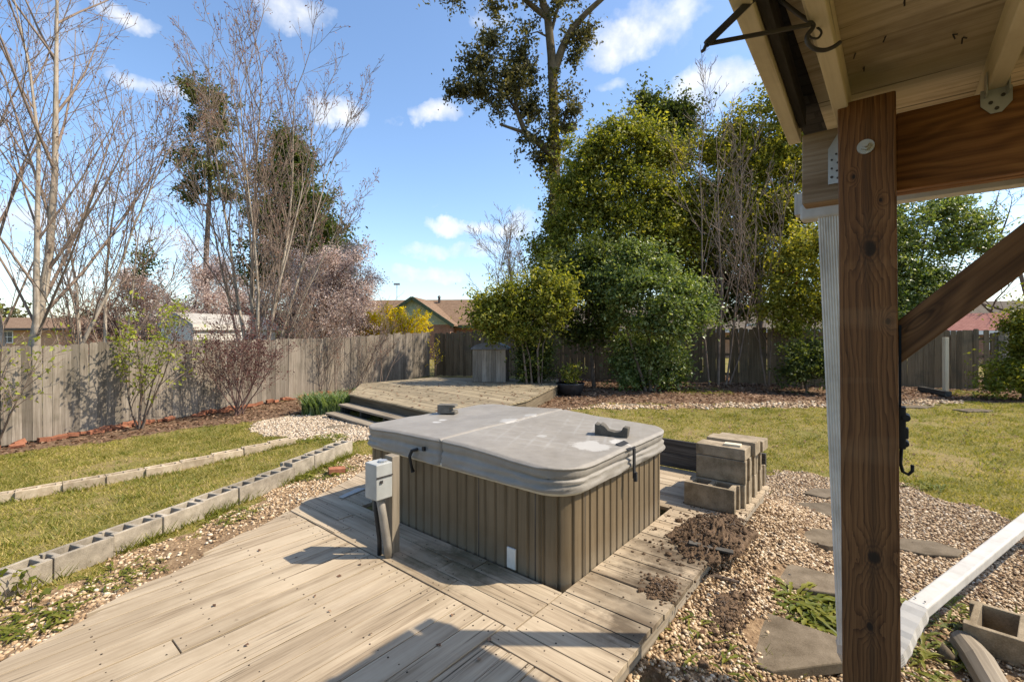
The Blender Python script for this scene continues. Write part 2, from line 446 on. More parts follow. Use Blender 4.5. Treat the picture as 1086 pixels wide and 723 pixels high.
M['trim'] = plain('cream_trim', (.50, .46, .36), (.60, .56, .45), .5, .4, dirt=.3)
M['glass'] = plain('dark_window_glass', (.03, .04, .05), (.06, .075, .09), .12, .6)
M['frame'] = plain('white_window_frame', (.62, .62, .60), (.74, .74, .72), .5, .3)
M['green'] = plain('sage_green_siding', (.30, .36, .25), (.38, .44, .32), .7, .2)
M['greendark'] = plain('dark_green_trim', (.06, .085, .05), (.10, .13, .08), .7, .2)
M['shedwall'] = plain('white_shed_siding', (.52, .49, .44), (.66, .63, .57), .7, .2, dirt=.25)
M['shedroof'] = plain('pale_shed_roof', (.30, .28, .25), (.44, .42, .38), .85, .15, dirt=.7)

def shingle(name, c1, c2):
    k = NT(name); p = k.obj()
    b = k.n('ShaderNodeTexBrick', Vector=k.uvc(), Scale=1.0, Color1=c1, Color2=c2, Mortar=tuple(x * .45 for x in c1), i4=1.0)
    b.inputs['Scale'].default_value = 3.2; b.inputs['Mortar Size'].default_value = .02
    n = k.noise(p, 3, 5, .6)
    col = k.mix(.45, b.outputs[0], k.ramp(n, [(.3, c1), (.7, c2)]))
    return k.out(col, .95, k.bump(k.noise(p, 60, 3), .3, .01), .1)
def brick(name, c1, c2, mort):
    k = NT(name)
    b = k.n('ShaderNodeTexBrick', Vector=k.uvc(), Color1=c1, Color2=c2, Mortar=mort)
    b.inputs['Scale'].default_value = 4.6; b.inputs['Mortar Size'].default_value = .015
    n = k.noise(k.obj(), 2, 4, .6)
    col = k.mix(.3, b.outputs[0], k.ramp(n, [(.3, c1), (.7, c2)]))
    return k.out(col, .9, k.bump(b.outputs['Fac'], -.3, .01), .1)
M['roof_brown'] = shingle('brown_shingles', (.15, .095, .06), (.26, .175, .115))
M['roof_grey'] = shingle('grey_shingles', (.10, .082, .062), (.185, .155, .12))
M['roof_edge'] = shingle('dark_shingles', (.03, .028, .025), (.07, .062, .055))
M['roof_red'] = shingle('red_shingles', (.20, .085, .07), (.30, .15, .12))
M['brick_brown'] = brick('brown_brick', (.20, .10, .065), (.32, .175, .115), (.36, .32, .27))
M['brick_tan'] = brick('tan_brick', (.36, .20, .11), (.48, .29, .18), (.45, .38, .30))

# tub cabinet and cover
def mk_cabinet():
    k = NT('tan_cabinet_panel'); p = k.obj()
    a = k.noise(k.mapv(p, (60, 60, 2.2)), 1.0, 4, .6)
    b = k.noise(p, 2.5, 4, .6)
    t = k.math('ADD', k.math('MULTIPLY', a, .6), k.math('MULTIPLY', b, .4))
    col = k.ramp(t, [(.35, (.112, .080, .043)), (.62, (.168, .124, .072))])
    z = k.n('ShaderNodeSeparateXYZ', Vector=p).outputs[2]
    dm = k.math('MULTIPLY', k.ramp(k.math('ADD', k.math('SUBTRACT', z, DECK), k.math('MULTIPLY', k.noise(p, 7, 4, .7), .16)), [(.06, 1.0), (.24, 0.0)]), .45)
    col = k.mix(dm, col, (.22, .19, .14))
    return k.out(col, .55, k.bump(a, .15, .003), .35)
M['cabinet'] = mk_cabinet()
def mk_cover():
    k = NT('grey_vinyl_cover'); p = k.obj()
    big = k.noise(p, 3.2, 5, .6); mid = k.noise(p, 14, 5, .65)
    t = k.math('ADD', k.math('MULTIPLY', big, .55), k.math('MULTIPLY', mid, .45))
    col = k.ramp(t, [(.32, (.205, .184, .154)), (.50, (.245, .222, .188)), (.68, (.285, .26, .222))])
    # faded quilting left by the foam's wrap: crossed pale lines in the right half
    q = k.mapv(p, rot=(0, 0, -TH - .6))
    s = k.n('ShaderNodeSeparateXYZ', Vector=q)
    wob = k.math('MULTIPLY', k.noise(p, 5, 3), .8)
    l1 = k.math('SINE', k.math('ADD', k.math('MULTIPLY', s.outputs[0], 52.0), wob))
    l2 = k.math('SINE', k.math('ADD', k.math('MULTIPLY', s.outputs[1], 52.0), wob))
    li = k.math('MULTIPLY', k.ramp(k.math('MAXIMUM', l1, l2), [(.75, 0.0), (.98, 1.0)]), k.ramp(big, [(.38, 0.0), (.6, .42)]))
    hm = k.ramp(k.n('ShaderNodeVectorMath', {'operation': 'DISTANCE'}, i0=p, i1=tuple(uv(1.95, 3.0, 1.1))).outputs['Value'], [(.45, 1.0), (.75, 0.0)])
    col = k.mix(k.math('MULTIPLY', li, hm), col, (.36, .35, .325))
    def patch(u, v, r, amt, c):
        d = k.n('ShaderNodeVectorMath', {'operation': 'DISTANCE'}, i0=p, i1=tuple(uv(u, v, 1.10))).outputs['Value']
        d = k.math('ADD', k.math('DIVIDE', d, r), k.math('MULTIPLY', k.math('SUBTRACT', k.noise(p, 11, 5, .7), .5), 2.6))
        return k.mix(k.math('MULTIPLY', k.ramp(d, [(.7, 1.0), (.95, 0.0)]), amt), col, c)
    col = patch(1.60, 2.78, .15, .7, (.46, .44, .40))
    col = patch(1.50, 2.98, .08, .8, (.50, .48, .44))
    col = patch(3.05, 2.72, .05, .7, (.52, .51, .48))
    col = patch(3.0, 2.60, .045, .7, (.52, .51, .48))
    col = patch(2.5, 2.95, .10, .5, (.45, .44, .41))
    col = patch(2.50, 3.25, .07, .5, (.45, .44, .41))
    col = patch(2.0, 2.75, .045, .5, (.45, .44, .41))
    dk = k.ramp(k.noise(p, 1.7, 6, .7), [(.55, 0.0), (.82, .28)])
    col = k.mix(dk, col, (.10, .095, .085))
    return k.out(col, .55, k.bump(k.math('ADD', k.noise(p, 90, 3), k.math('MULTIPLY', mid, 2.0)), .22, .004), .35)
M['cover'] = mk_cover()

# plants
M['bark_pale'] = bark('pale_grey_bark', (.15, .115, .08), (.43, .365, .285))
M['bark_twig'] = bark('twig_bark', (.13, .092, .068), (.28, .215, .165))
M['bark_red'] = bark('reddish_twig_bark', (.10, .06, .05), (.20, .13, .105))
M['bark_brown'] = bark('brown_bark', (.07, .05, .036), (.19, .145, .11))
M['bark_ivy'] = bark('ivied_bark', (.045, .036, .02), (.15, .115, .07))
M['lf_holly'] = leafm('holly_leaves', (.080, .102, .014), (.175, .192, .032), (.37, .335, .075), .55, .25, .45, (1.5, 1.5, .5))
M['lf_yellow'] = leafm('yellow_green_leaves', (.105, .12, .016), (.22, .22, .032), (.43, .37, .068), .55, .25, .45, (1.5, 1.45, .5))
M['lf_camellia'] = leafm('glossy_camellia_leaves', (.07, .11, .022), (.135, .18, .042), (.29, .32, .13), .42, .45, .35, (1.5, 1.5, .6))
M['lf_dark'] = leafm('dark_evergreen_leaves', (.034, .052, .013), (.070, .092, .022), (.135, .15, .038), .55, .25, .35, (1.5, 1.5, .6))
M['lf_pine'] = leafm('pine_needles', (.045, .058, .018), (.09, .102, .03), (.165, .165, .055), .6, .2, .35, (1.5, 1.4, .6))
M['lf_oak'] = leafm('dull_evergreen_leaves', (.042, .044, .020), (.088, .086, .036), (.175, .16, .075), .6, .2, .35, (1.5, 1.4, .7))
M['lf_ivy'] = leafm('ivy_leaves', (.07, .07, .010), (.13, .125, .018), (.23, .20, .035), .5, .3, .35, (1.6, 1.4, .5))
M['lf_lime'] = leafm('lime_spring_leaves', (.16, .19, .022), (.26, .29, .035), (.38, .40, .06), .5, .3, .45)
M['lf_burg'] = leafm('burgundy_leaves', (.055, .022, .02), (.10, .038, .034), (.16, .07, .055), .5, .3, .3, (1.4, .8, .7))
M['lf_pink'] = leafm('pale_pink_blossom', (.44, .32, .27), (.62, .50, .43), (.76, .68, .62), .7, .1, .45, (1.1, 1, .95))
M['lf_bud'] = leafm('rusty_buds', (.17, .09, .065), (.25, .14, .10), (.33, .20, .15), .7, .1, .3, (1.2, .9, .8))
M['lf_forsythia'] = leafm('yellow_forsythia', (.70, .54, .01), (.84, .68, .012), (.88, .76, .04), .6, .1, .4, (1.1, 1, .5))
M['lf_iris'] = leafm('strap_leaves', (.08, .13, .04), (.15, .21, .075), (.25, .30, .13), .5, .35, .35)
M['lf_weed'] = leafm('weed_leaves', (.085, .11, .012), (.16, .18, .024), (.26, .25, .045), .5, .3, .42, (1.5, 1.4, .5))
M['lf_red'] = leafm('red_camellia_bloom', (.42, .02, .02), (.55, .03, .03), (.6, .06, .05), .6, .2, .3, (1.2, .7, .7))
M['grass'] = leafm('grass_blades', (.15, .155, .02), (.28, .25, .05), (.50, .39, .16), .6, .2, .35)
M['litter'] = leafm('dead_leaves', (.07, .038, .024), (.17, .095, .058), (.33, .22, .14), .75, .15, .15, (1.2, 1, .8))
def mk_pebble(name, stops):
    k = NT(name)
    col = k.ramp(k.isl(), stops)
    n = k.noise(k.obj(), 70, 3)
    tv = k.math('ADD', .8, k.math('MULTIPLY', n, .4))
    col = k.mix(1.0, col, k.n('ShaderNodeCombineColor', Red=tv, Green=tv, Blue=tv).outputs[0], 'MULTIPLY')
    return k.out(col, .75, None, .3)
M['pebble'] = mk_pebble('tan_pebbles', [(0, (.13, .08, .045)), (.25, (.29, .19, .105)), (.6, (.435, .31, .18)), (.87, (.54, .42, .275)), (1, (.64, .55, .42))])
M['pebble_pale'] = mk_pebble('pale_pebbles', [(0, (.22, .155, .10)), (.4, (.40, .31, .21)), (1, (.55, .47, .36))])

# ------------------------------------------------------------------ ground zones
def poly(*pp): return [W(*p).xy for p in pp]
def inside(P, x, y):
    x = np.asarray(x, float); y = np.asarray(y, float); r = np.zeros(x.shape, bool); n = len(P)
    for i in range(n):
        x1, y1 = P[i]; x2, y2 = P[(i + 1) % n]
        c = ((y1 > y) != (y2 > y))
        with np.errstate(divide='ignore', invalid='ignore'):
            xi = (x2 - x1) * (y - y1) / (y2 - y1) + x1
        r ^= c & (x < xi)
    return r
def uvp(*pp): return [uv(a, b).xy for a, b in pp]
ZG_right = uvp((1.3, -.5), (1.3, 4.6)) + poly((812, 497), (870, 505), (960, 515), (1030, 538), (1120, 566), (1300, 640)) + [Vector((5, 1.0)), Vector((4, -1))]
ZG_left = poly((-60, 668), (0, 640), (100, 606), (200, 566), (300, 516), (384, 478), (420, 500)) + uvp((4.0, 2.2), (2.4, -.6)) + [Vector((-5, 1.5))]
ZG_patch = poly((275, 461), (262, 452), (285, 444), (315, 441), (345, 440), (392, 447), (430, 455), (400, 470), (330, 467), (300, 465))
ZG_back = poly((600, 434), (640, 430), (720, 429), (800, 428), (880, 426), (960, 424), (1020, 426), (1000, 430), (880, 433), (760, 433), (660, 434))
ZM_left = poly((-120, 505), (0, 482), (100, 470), (200, 455), (260, 448), (330, 438), (420, 430), (460, 404), (380, 412), (300, 425), (200, 440), (100, 455), (0, 472), (-120, 495))
ZM_back = poly((560, 440), (590, 436), (640, 428), (760, 428), (880, 430), (960, 424), (1100, 428), (1200, 420), (1200, 405), (880, 400), (560, 395))
ZP_path = poly((990, 432), (1040, 424), (1200, 424), (1200, 448), (1060, 440))
def ragged(x, y):
    x = np.asarray(x, float); y = np.asarray(y, float)
    return x + .09 * np.sin(7.1 * y + 2.3 * x) + .06 * np.sin(15.7 * x - 9.2 * y), y + .09 * np.sin(6.3 * x - 3.1 * y) + .06 * np.sin(13.9 * y + 11.3 * x)
def zones(x, y):
    x, y = ragged(x, y)
    gr = (inside(ZG_right, x, y) | inside(ZG_left, x, y) | inside(ZG_patch, x, y) | inside(ZG_back, x, y)).astype(float)
    mu = (inside(ZM_left, x, y) | inside(ZM_back, x, y)).astype(float) * (1 - gr)
    return gr, mu
def axis(lo, hi, step, far):
    a = list(np.arange(lo, hi + 1e-6, step)); s = step
    b = a[-1]; c = a[0]
    while b < far: s *= 1.35; b += s; a.append(b)
    s = step
    while c > -far: s *= 1.35; c -= s; a.insert(0, c)
    return np.array(a)
def make_ground():
    xs = axis(-13, 17, .10, 900); ys = axis(0.3, 20, .10, 900)
    X, Y = np.meshgrid(xs, ys)
    Zg = g(X, Y)
    rr = RNG.normal(0, 1, X.shape)
    near = ((X > -13) & (X < 17) & (Y < 20))
    Zg = Zg + np.where(near, rr * .006, 0) * np.where((X > .3) & (Y < 6.5), .15, 1.0)
    # trench dug along the deck's right edge
    uu = X * U.x + Y * U.y; vv = X * V.x + Y * V.y
    tr = np.exp(-((uu - .82) / .09) ** 2) * smooth(1.2, 1.5, vv) * (1 - smooth(1.85, 2.25, vv))
    Zg = Zg - .24 * tr
    gr, mu = zones(X, Y)
    gr = gr * (1 - np.clip(tr * 2.2, 0, 1))
    mu = np.maximum(mu, np.clip(tr * 1.6, 0, 1)); mu = np.maximum(mu, np.exp(-((uu - .78) / .12) ** 2) * smooth(2, 2.6, vv) * (1 - smooth(3.3, 3.8, vv)))
    n = len(xs); m = len(ys)
    idx = np.arange(n * m).reshape(m, n)
    F = np.stack([idx[:-1, :-1], idx[:-1, 1:], idx[1:, 1:], idx[1:, :-1]], -1).reshape(-1, 4)
    k = NT('yard_ground')
    p = k.pos()
    ga = k.n('ShaderNodeAttribute', {'attribute_name': 'gravel'}).outputs['Fac']
    ma = k.n('ShaderNodeAttribute', {'attribute_name': 'mulch'}).outputs['Fac']
    n1 = k.noise(p, .9, 5, .6); n2 = k.noise(p, 7, 5, .65); n3 = k.noise(p, 45, 4, .6)
    grass = k.ramp(k.math('ADD', k.math('MULTIPLY', n1, .45), k.math('ADD', k.math('MULTIPLY', n2, .35), k.math('MULTIPLY', n3, .2))),
                   [(.34, (.10, .105, .02)), (.45, (.165, .15, .04)), (.54, (.23, .18, .07)), (.66, (.235, .165, .09))])
    mulch = k.ramp(k.math('ADD', k.math('MULTIPLY', n3, .6), k.math('MULTIPLY', n2, .4)), [(.34, (.065, .04, .025)), (.5, (.155, .10, .062)), (.66, (.29, .20, .13))])
    grav = k.ramp(k.math('ADD', k.math('MULTIPLY', n3, .6), k.math('MULTIPLY', n2, .4)), [(.34, (.10, .064, .036)), (.5, (.22, .145, .082)), (.66, (.36, .26, .155))])
    wob = k.math('MULTIPLY', k.math('SUBTRACT', n2, .5), 1.5)
    gm = k.ramp(k.math('ADD', ga, wob), [(.38, 0.0), (.58, 1.0)])
    mm = k.ramp(k.math('ADD', ma, wob), [(.38, 0.0), (.58, 1.0)])
    col = k.mix(mm, grass, mulch); col = k.mix(gm, col, grav)
    mat = k.out(col, .95, k.bump(k.math('ADD', n3, n2), .6, .03), .1)
    o = np_mesh('ground', np.stack([X.ravel(), Y.ravel(), Zg.ravel()], -1), F, mat, None, True)
    for nm, a in (('gravel', gr), ('mulch', mu)):
        at = o.data.attributes.new(nm, 'FLOAT', 'POINT'); at.data.foreach_set('value', a.astype(np.float32).ravel())
    tag(o, kind='structure')
make_ground()

def blades(name, P, h, w, mat, lean=.5, parent=None):
    """upright leaf triangles on points P (N,3)"""
    N = len(P); a = RNG.uniform(0, 2 * PI, N); hh = h * RNG.uniform(.5, 1.3, N); ww = w * RNG.uniform(.6, 1.3, N)
    side = np.stack([np.cos(a), np.sin(a), 0 * a], -1) * (ww / 2)[:, None]
    b = RNG.uniform(0, 2 * PI, N)
    tip = np.stack([np.cos(b) * lean * hh, np.sin(b) * lean * hh, hh], -1)
    v = np.stack([P - side, P + side, P + tip], 1).reshape(-1, 3)
    return np_mesh(name, v, np.arange(3 * N).reshape(N, 3), mat, parent)

def vnoise(x, y, s, seed=0):
    """cheap smooth noise for arrays"""
    r = 0
    for i, (fx, fy, ph) in enumerate(((1, .3, .2), (-.4, 1.1, 1.7), (.8, -.9, 3.1), (1.7, 1.3, .7), (-1.9, .6, 2.2))):
        r = r + np.sin((fx * x + fy * y) * s + ph * (seed + 1)) / (1 + .3 * i)
    return r / 3.2

def lawn():
    def sample(N, x0, x1, y0, y1, pw=1.0):
        x = RNG.uniform(x0, x1, N); t = RNG.uniform(0, 1, N) ** pw; y = y0 + (y1 - y0) * t
        return x, y
    def keep(x, y, lo=-.25):
        gr, mu = zones(x, y)
        k = (gr + mu < .5) & (vnoise(x, y, 2.2) + RNG.normal(0, .30, len(x)) + .55 * vnoise(x, y, 5.1, 4) > lo)
        uu = x * U.x + y * U.y; vv = x * V.x + y * V.y
        k &= ~((uu > .85) & (vv < 4.9) & (uu < 3.6 + .5 * vv))
        return x[k], y[k]
    x, y = keep(*sample(290000, 1.3, 15.5, 4.2, 13.5, 1.5), -.42)
    P = np.stack([x, y, g(x, y) - .004], -1)
    o = blades('grass', P, .032, .011, M['grass'], .9); tag(o, 'short patchy yellow green lawn to the right of the hot tub', 'grass', kind='stuff')
    x, y = keep(*sample(230000, -10.5, -2.0, 3.0, 12.0, 1.2), -.55)
    P = np.stack([x, y, g(x, y) - .004], -1)
    o = blades('grass', P, .034, .011, M['grass'], .9); tag(o, 'short patchy green lawn between the block rows on the left', 'grass', kind='stuff')
lawn()
def tufts(x0, x1, y0, y1, n, label):
    cx_, cy_ = RNG.uniform(x0, x1, n), RNG.uniform(y0, y1, n); gr, mu = zones(cx_, cy_); kk = (gr + mu < .5); cx_, cy_ = cx_[kk], cy_[kk]
    uu = cx_ * U.x + cy_ * U.y; vv = cx_ * V.x + cy_ * V.y; kk = ~((uu > .85) & (vv < 4.9) & (uu < 3.6 + .5 * vv)); cx_, cy_ = cx_[kk], cy_[kk]
    m = 22; x = np.repeat(cx_, m) + RNG.normal(0, .06, len(cx_) * m); y = np.repeat(cy_, m) + RNG.normal(0, .06, len(cx_) * m)
    o = blades('grass', np.stack([x, y, g(x, y)], -1), .055, .012, M['lf_weed'], .9); tag(o, label, 'grass', kind='stuff')
tufts(1.5, 14, 5, 13, 900, 'greener weedy tufts through the right lawn')
tufts(-10, -2.4, 3, 11, 800, 'greener weedy tufts through the left lawn')

ICO_V = None
def pebbles(name, x, y, rmin, rmax, mat, label, dz=0.0):
    bm = bmesh.new(); bmesh.ops.create_icosphere(bm, subdivisions=1, radius=1)
    bv = np.array([v.co for v in bm.verts]); bf = np.array([[v.index for v in f.verts] for f in bm.faces]); bm.free()
    N = len(x); K = len(bv)
    r = RNG.uniform(0, 1, N) ** 1.8 * (rmax - rmin) + rmin
    sc = np.stack([r * RNG.uniform(.8, 1.4, N), r * RNG.uniform(.7, 1.1, N), r * RNG.uniform(.45, .8, N)], -1)
    a = RNG.uniform(0, 2 * PI, N); ca, sa = np.cos(a), np.sin(a)
    v = bv[None] * (1 + RNG.uniform(-.16, .16, (N, K, 1))) * sc[:, None, :]
    X = v[..., 0] * ca[:, None] - v[..., 1] * sa[:, None]; Y = v[..., 0] * sa[:, None] + v[..., 1] * ca[:, None]
    tilt = RNG.normal(0, .3, N)[:, None]
    Zz = v[..., 2] + X * tilt
    P = np.stack([X + x[:, None], Y + y[:, None], Zz + (g(x, y) + r * .25 + dz + RNG.uniform(-.3, .4, N) * r)[:, None]], -1).reshape(-1, 3)
    F = (bf[None] + (np.arange(N) * K)[:, None, None]).reshape(-1, 3)
    o = np_mesh(name, P, F, mat, None, True)
    return tag(o, label, 'gravel', kind='stuff')
def scatter(N, P, near=None):
    xs = [p[0] for p in P]; ys = [p[1] for p in P]
    x = RNG.uniform(min(xs), max(xs), N); y = RNG.uniform(min(ys), max(ys), N)
    k = inside(P, *ragged(x, y)); k &= RNG.uniform(0, 1, N) < .98; return x[k], y[k]
STONES = ((824, 684, .34, .85), (846, 614, .34, .66), (866, 571, .32, .64), (982, 583, .28, .64), (874, 542, .29, .62), (880, 525, .27, .62))
x, y = scatter(300000, ZG_right)
uu = x * U.x + y * U.y; vv = x * V.x + y * V.y
kk = ((uu < .94) | (vv > 4.95)) & (y > 1.6) & (x < 7.5) & (RNG.uniform(0, 1, len(x)) < np.clip(1.4 - (y - 3) * .10, .35, 1)) & (vnoise(x, y, 1.9, 3) + RNG.normal(0, .3, len(x)) > -.8)
kk &= ~((np.abs(uu - .82) < .08) & (vv > 1.3) & (vv < 2.1))
for a_, b_, r_, q_ in STONES:
    c_ = W(a_, b_); dd_ = ((x - c_.x - .04) / (r_ * .62)) ** 2 + ((y - c_.y) / (r_ * q_ * .62)) ** 2; kk &= (dd_ > 1) | (RNG.uniform(0, 1, len(x)) < .02 + .25 * np.clip(dd_ - .55, 0, 1))
kk = kk & ~((x > 2.15) & (y < 2.8) & (RNG.uniform(0, 1, len(x)) < .7))
pebbles('gravel', x[kk], y[kk], .004, .0150, M['pebble'], 'tan and buff pebble gravel around the stepping stones', .004)
x, y = scatter(70000, ZG_left)
uu = x * U.x + y * U.y; vv = x * V.x + y * V.y
kk = (y > 1.8) & (vnoise(x, y, 2.4, 5) + RNG.normal(0, .3, len(x)) > -.35) & (uu > 2.6 + .48 * vv)
pebbles('gravel', x[kk], y[kk], .006, .019, M['pebble'], 'tan pebble gravel between the grey block row and the deck')
x, y = scatter(15000, ZG_patch)
pebbles('gravel', x, y, .014, .032, M['pebble_pale'], 'pale cream gravel patch before the platform steps')
x, y = scatter(16000, ZG_back)
kk = vnoise(x, y, 1.4, 2) + RNG.normal(0, .3, len(x)) > .12
pebbles('gravel', x[kk], y[kk], .02, .045, M['pebble'], 'gravel strip between the back lawn and the leaf bed')

# ------------------------------------------------------------------ patio deck
def clip(P, a, b):
    """keep the side of line a->b on its right hand"""
    out = []
    n = len(P)
    def sd(p): return (b[0] - a[0]) * (p[1] - a[1]) - (b[1] - a[1]) * (p[0] - a[0])
    for i in range(n):
        p, q = P[i], P[(i + 1) % n]; sp, sq = sd(p), sd(q)
        if sp <= 0: out.append(p)
        if sp * sq < 0:
            t = sp / (sp - sq); out.append((p[0] + t * (q[0] - p[0]), p[1] + t * (q[1] - p[1])))
    return out
TU0, TU1, TV0, TV1 = 1.43, 3.42, 2.18, 3.68           # tub footprint in u, v
LA, LB = uv(2.95, -.05).xy, uv(4.32, 2.80).xy         # ragged left edge of the deck
def make_deck():
    mb = MB(); nb = MB()
    def board(u0, u1, v0, v1, ax):
        P = [tuple(uv(a, b).xy) for a, b in ((u0, v0), (u1, v0), (u1, v1), (u0, v1))]
        j = random.uniform(-.03, .02)
        a = (LA[0] + j, LA[1]); b = (LB[0] + j, LB[1])
        n0 = uv(0, 0).xy
        s = (b[0] - a[0]) * (n0[1] - a[1]) - (b[1] - a[1]) * (n0[0] - a[0])
        P = clip(P, a, b) if s <= 0 else clip(P, b, a)
        if len(P) >= 3:
            dz = random.uniform(-.003, .003)
            mb.prism(P, DECK - .03 + dz, DECK + dz, ax)
            along_u = ax is U
            w0, w1 = (v0, v1) if along_u else (u0, u1); l0, l1 = (u0, u1) if along_u else (v0, v1)
            ts = [l0 + .035, l1 - .035] + [q_ for q_ in np.arange(math.ceil(l0 / .41) * .41, l1, .41)]
            for q_ in ts:
                for w_ in (w0 + .03, w1 - .03):
                    a_, w2 = q_ + random.uniform(-.012, .012), w_ + random.uniform(-.008, .008)
                    pt = uv(a_, w2, DECK + dz) if along_u else uv(w2, a_, DECK + dz)
                    if pt.y > .8 and inside(P, np.array([pt.x]), np.array([pt.y]))[0]:
                        r_ = random.uniform(.003, .0055); nb.tube([pt - Z * .003, pt + Z * .0012], r_, 6)
    bw = .143; gp = .006
    for i in range(3):                                    # picture frame along the tub's long side
        v = TV0 - .012 - (i + 1) * bw
        cut = [1.2 if i == 2 else TU0 + .004, random.uniform(1.9, 2.2), random.uniform(3.0, 3.4), 5.2]
        cut[0] = TU0 + .004
        for a, b in zip(cut, cut[1:]): board(a, b - .005, v, v + bw - gp, U)
    vm = TV0 - .012 - 3 * bw
    vs = vm - bw * .9
    v = vs
    while v < 4.85:                                       # short boards on the tub's right side
        if v < TV1 - .05: board(.92 + random.uniform(-.012, .008), TU0 - .004 if v > vm - .02 else 1.486, v, v + bw - gp, U)
        else: board(.92 + random.uniform(-.012, .008), 4.6, v, v + bw - gp, U)
        v += bw
    v = TV0 - .012
    while v < 4.85:                                       # behind the tub's far end
        if v < TV1 - .05: board(TU1 + .012, 5.2, v, v + bw - gp, U)
        v += bw
    u = .92                                               # long boards towards the house
    while u < 6:
        top = vs - .005 if u < TU0 - .05 else vm - .005
        cuts = [-1.6, random.uniform(-.9, .9) if random.random() < .5 else -.8, top]
        for a, b in zip(cuts, cuts[1:]): board(u, u + bw - gp, a, b - .005, V)
        u += bw
    o = mb.build('patio_deck', M['deck'], bev=.004, seg=2)
    tag(o, kind='structure')
    nb.build('nail_heads', M['nail'], o)
    fb = MB()
    fb.frame_box(uv(.945, -1.6, .10), V, U, Z, 6.4, .03, DECK - .135)
    for a in np.arange(-1.5, 4.8, .4): fb.frame_box(uv(.98, a, .1), U, V, Z, min(2.2, 2.95 + (a + .05) * .48 - 1.35) if a < 1.7 else .4, .04, DECK - .14)
    fb.bar(Vector((LA[0] + .12, LA[1], .30)), Vector((LB[0] + .12, LB[1], .30)), .04, .12)
    fb.build('framing', M['greywood'], o)
make_deck()

# ------------------------------------------------------------------ hot tub
def rrect(u0, u1, v0, v1, r, step=.02):
    """points and outward normals of a rounded rectangle in u, v, counted along the edge"""
    P = []
    def line(a, b):
        L = math.hypot(b[0] - a[0], b[1] - a[1]); n = max(1, int(round(L / step)))
        nx, ny = (b[1] - a[1]) / L, -(b[0] - a[0]) / L
        for i in range(n): P.append((a[0] + (b[0] - a[0]) * i / n, a[1] + (b[1] - a[1]) * i / n, nx, ny))
    def arc(cx, cy, a0):
        n = max(4, int(round(r * PI / 2 / step)))
        for i in range(n):
            w = a0 + PI / 2 * i / n; P.append((cx + r * math.cos(w), cy + r * math.sin(w), math.cos(w), math.sin(w)))
    line((u0 + r, v0), (u1 - r, v0)); arc(u1 - r, v0 + r, -PI / 2)
    line((u1, v0 + r), (u1, v1 - r)); arc(u1 - r, v1 - r, 0)
    line((u1 - r, v1), (u0 + r, v1)); arc(u0 + r, v1 - r, PI / 2)
    line((u0, v1 - r), (u0, v0 + r)); arc(u0 + r, v0 + r, PI)
    return P
def loft(mb, loops, close_top=False):
    n = len(loops[0]); b = []
    P = [p for l in loops for p in l]; F = []
    for i in range(len(loops) - 1):
        for k in range(n):
            k2 = (k + 1) % n
            F.append((i * n + k, (i + 1) * n + k, (i + 1) * n + k2, i * n + k2))
    mb.add(P, F)
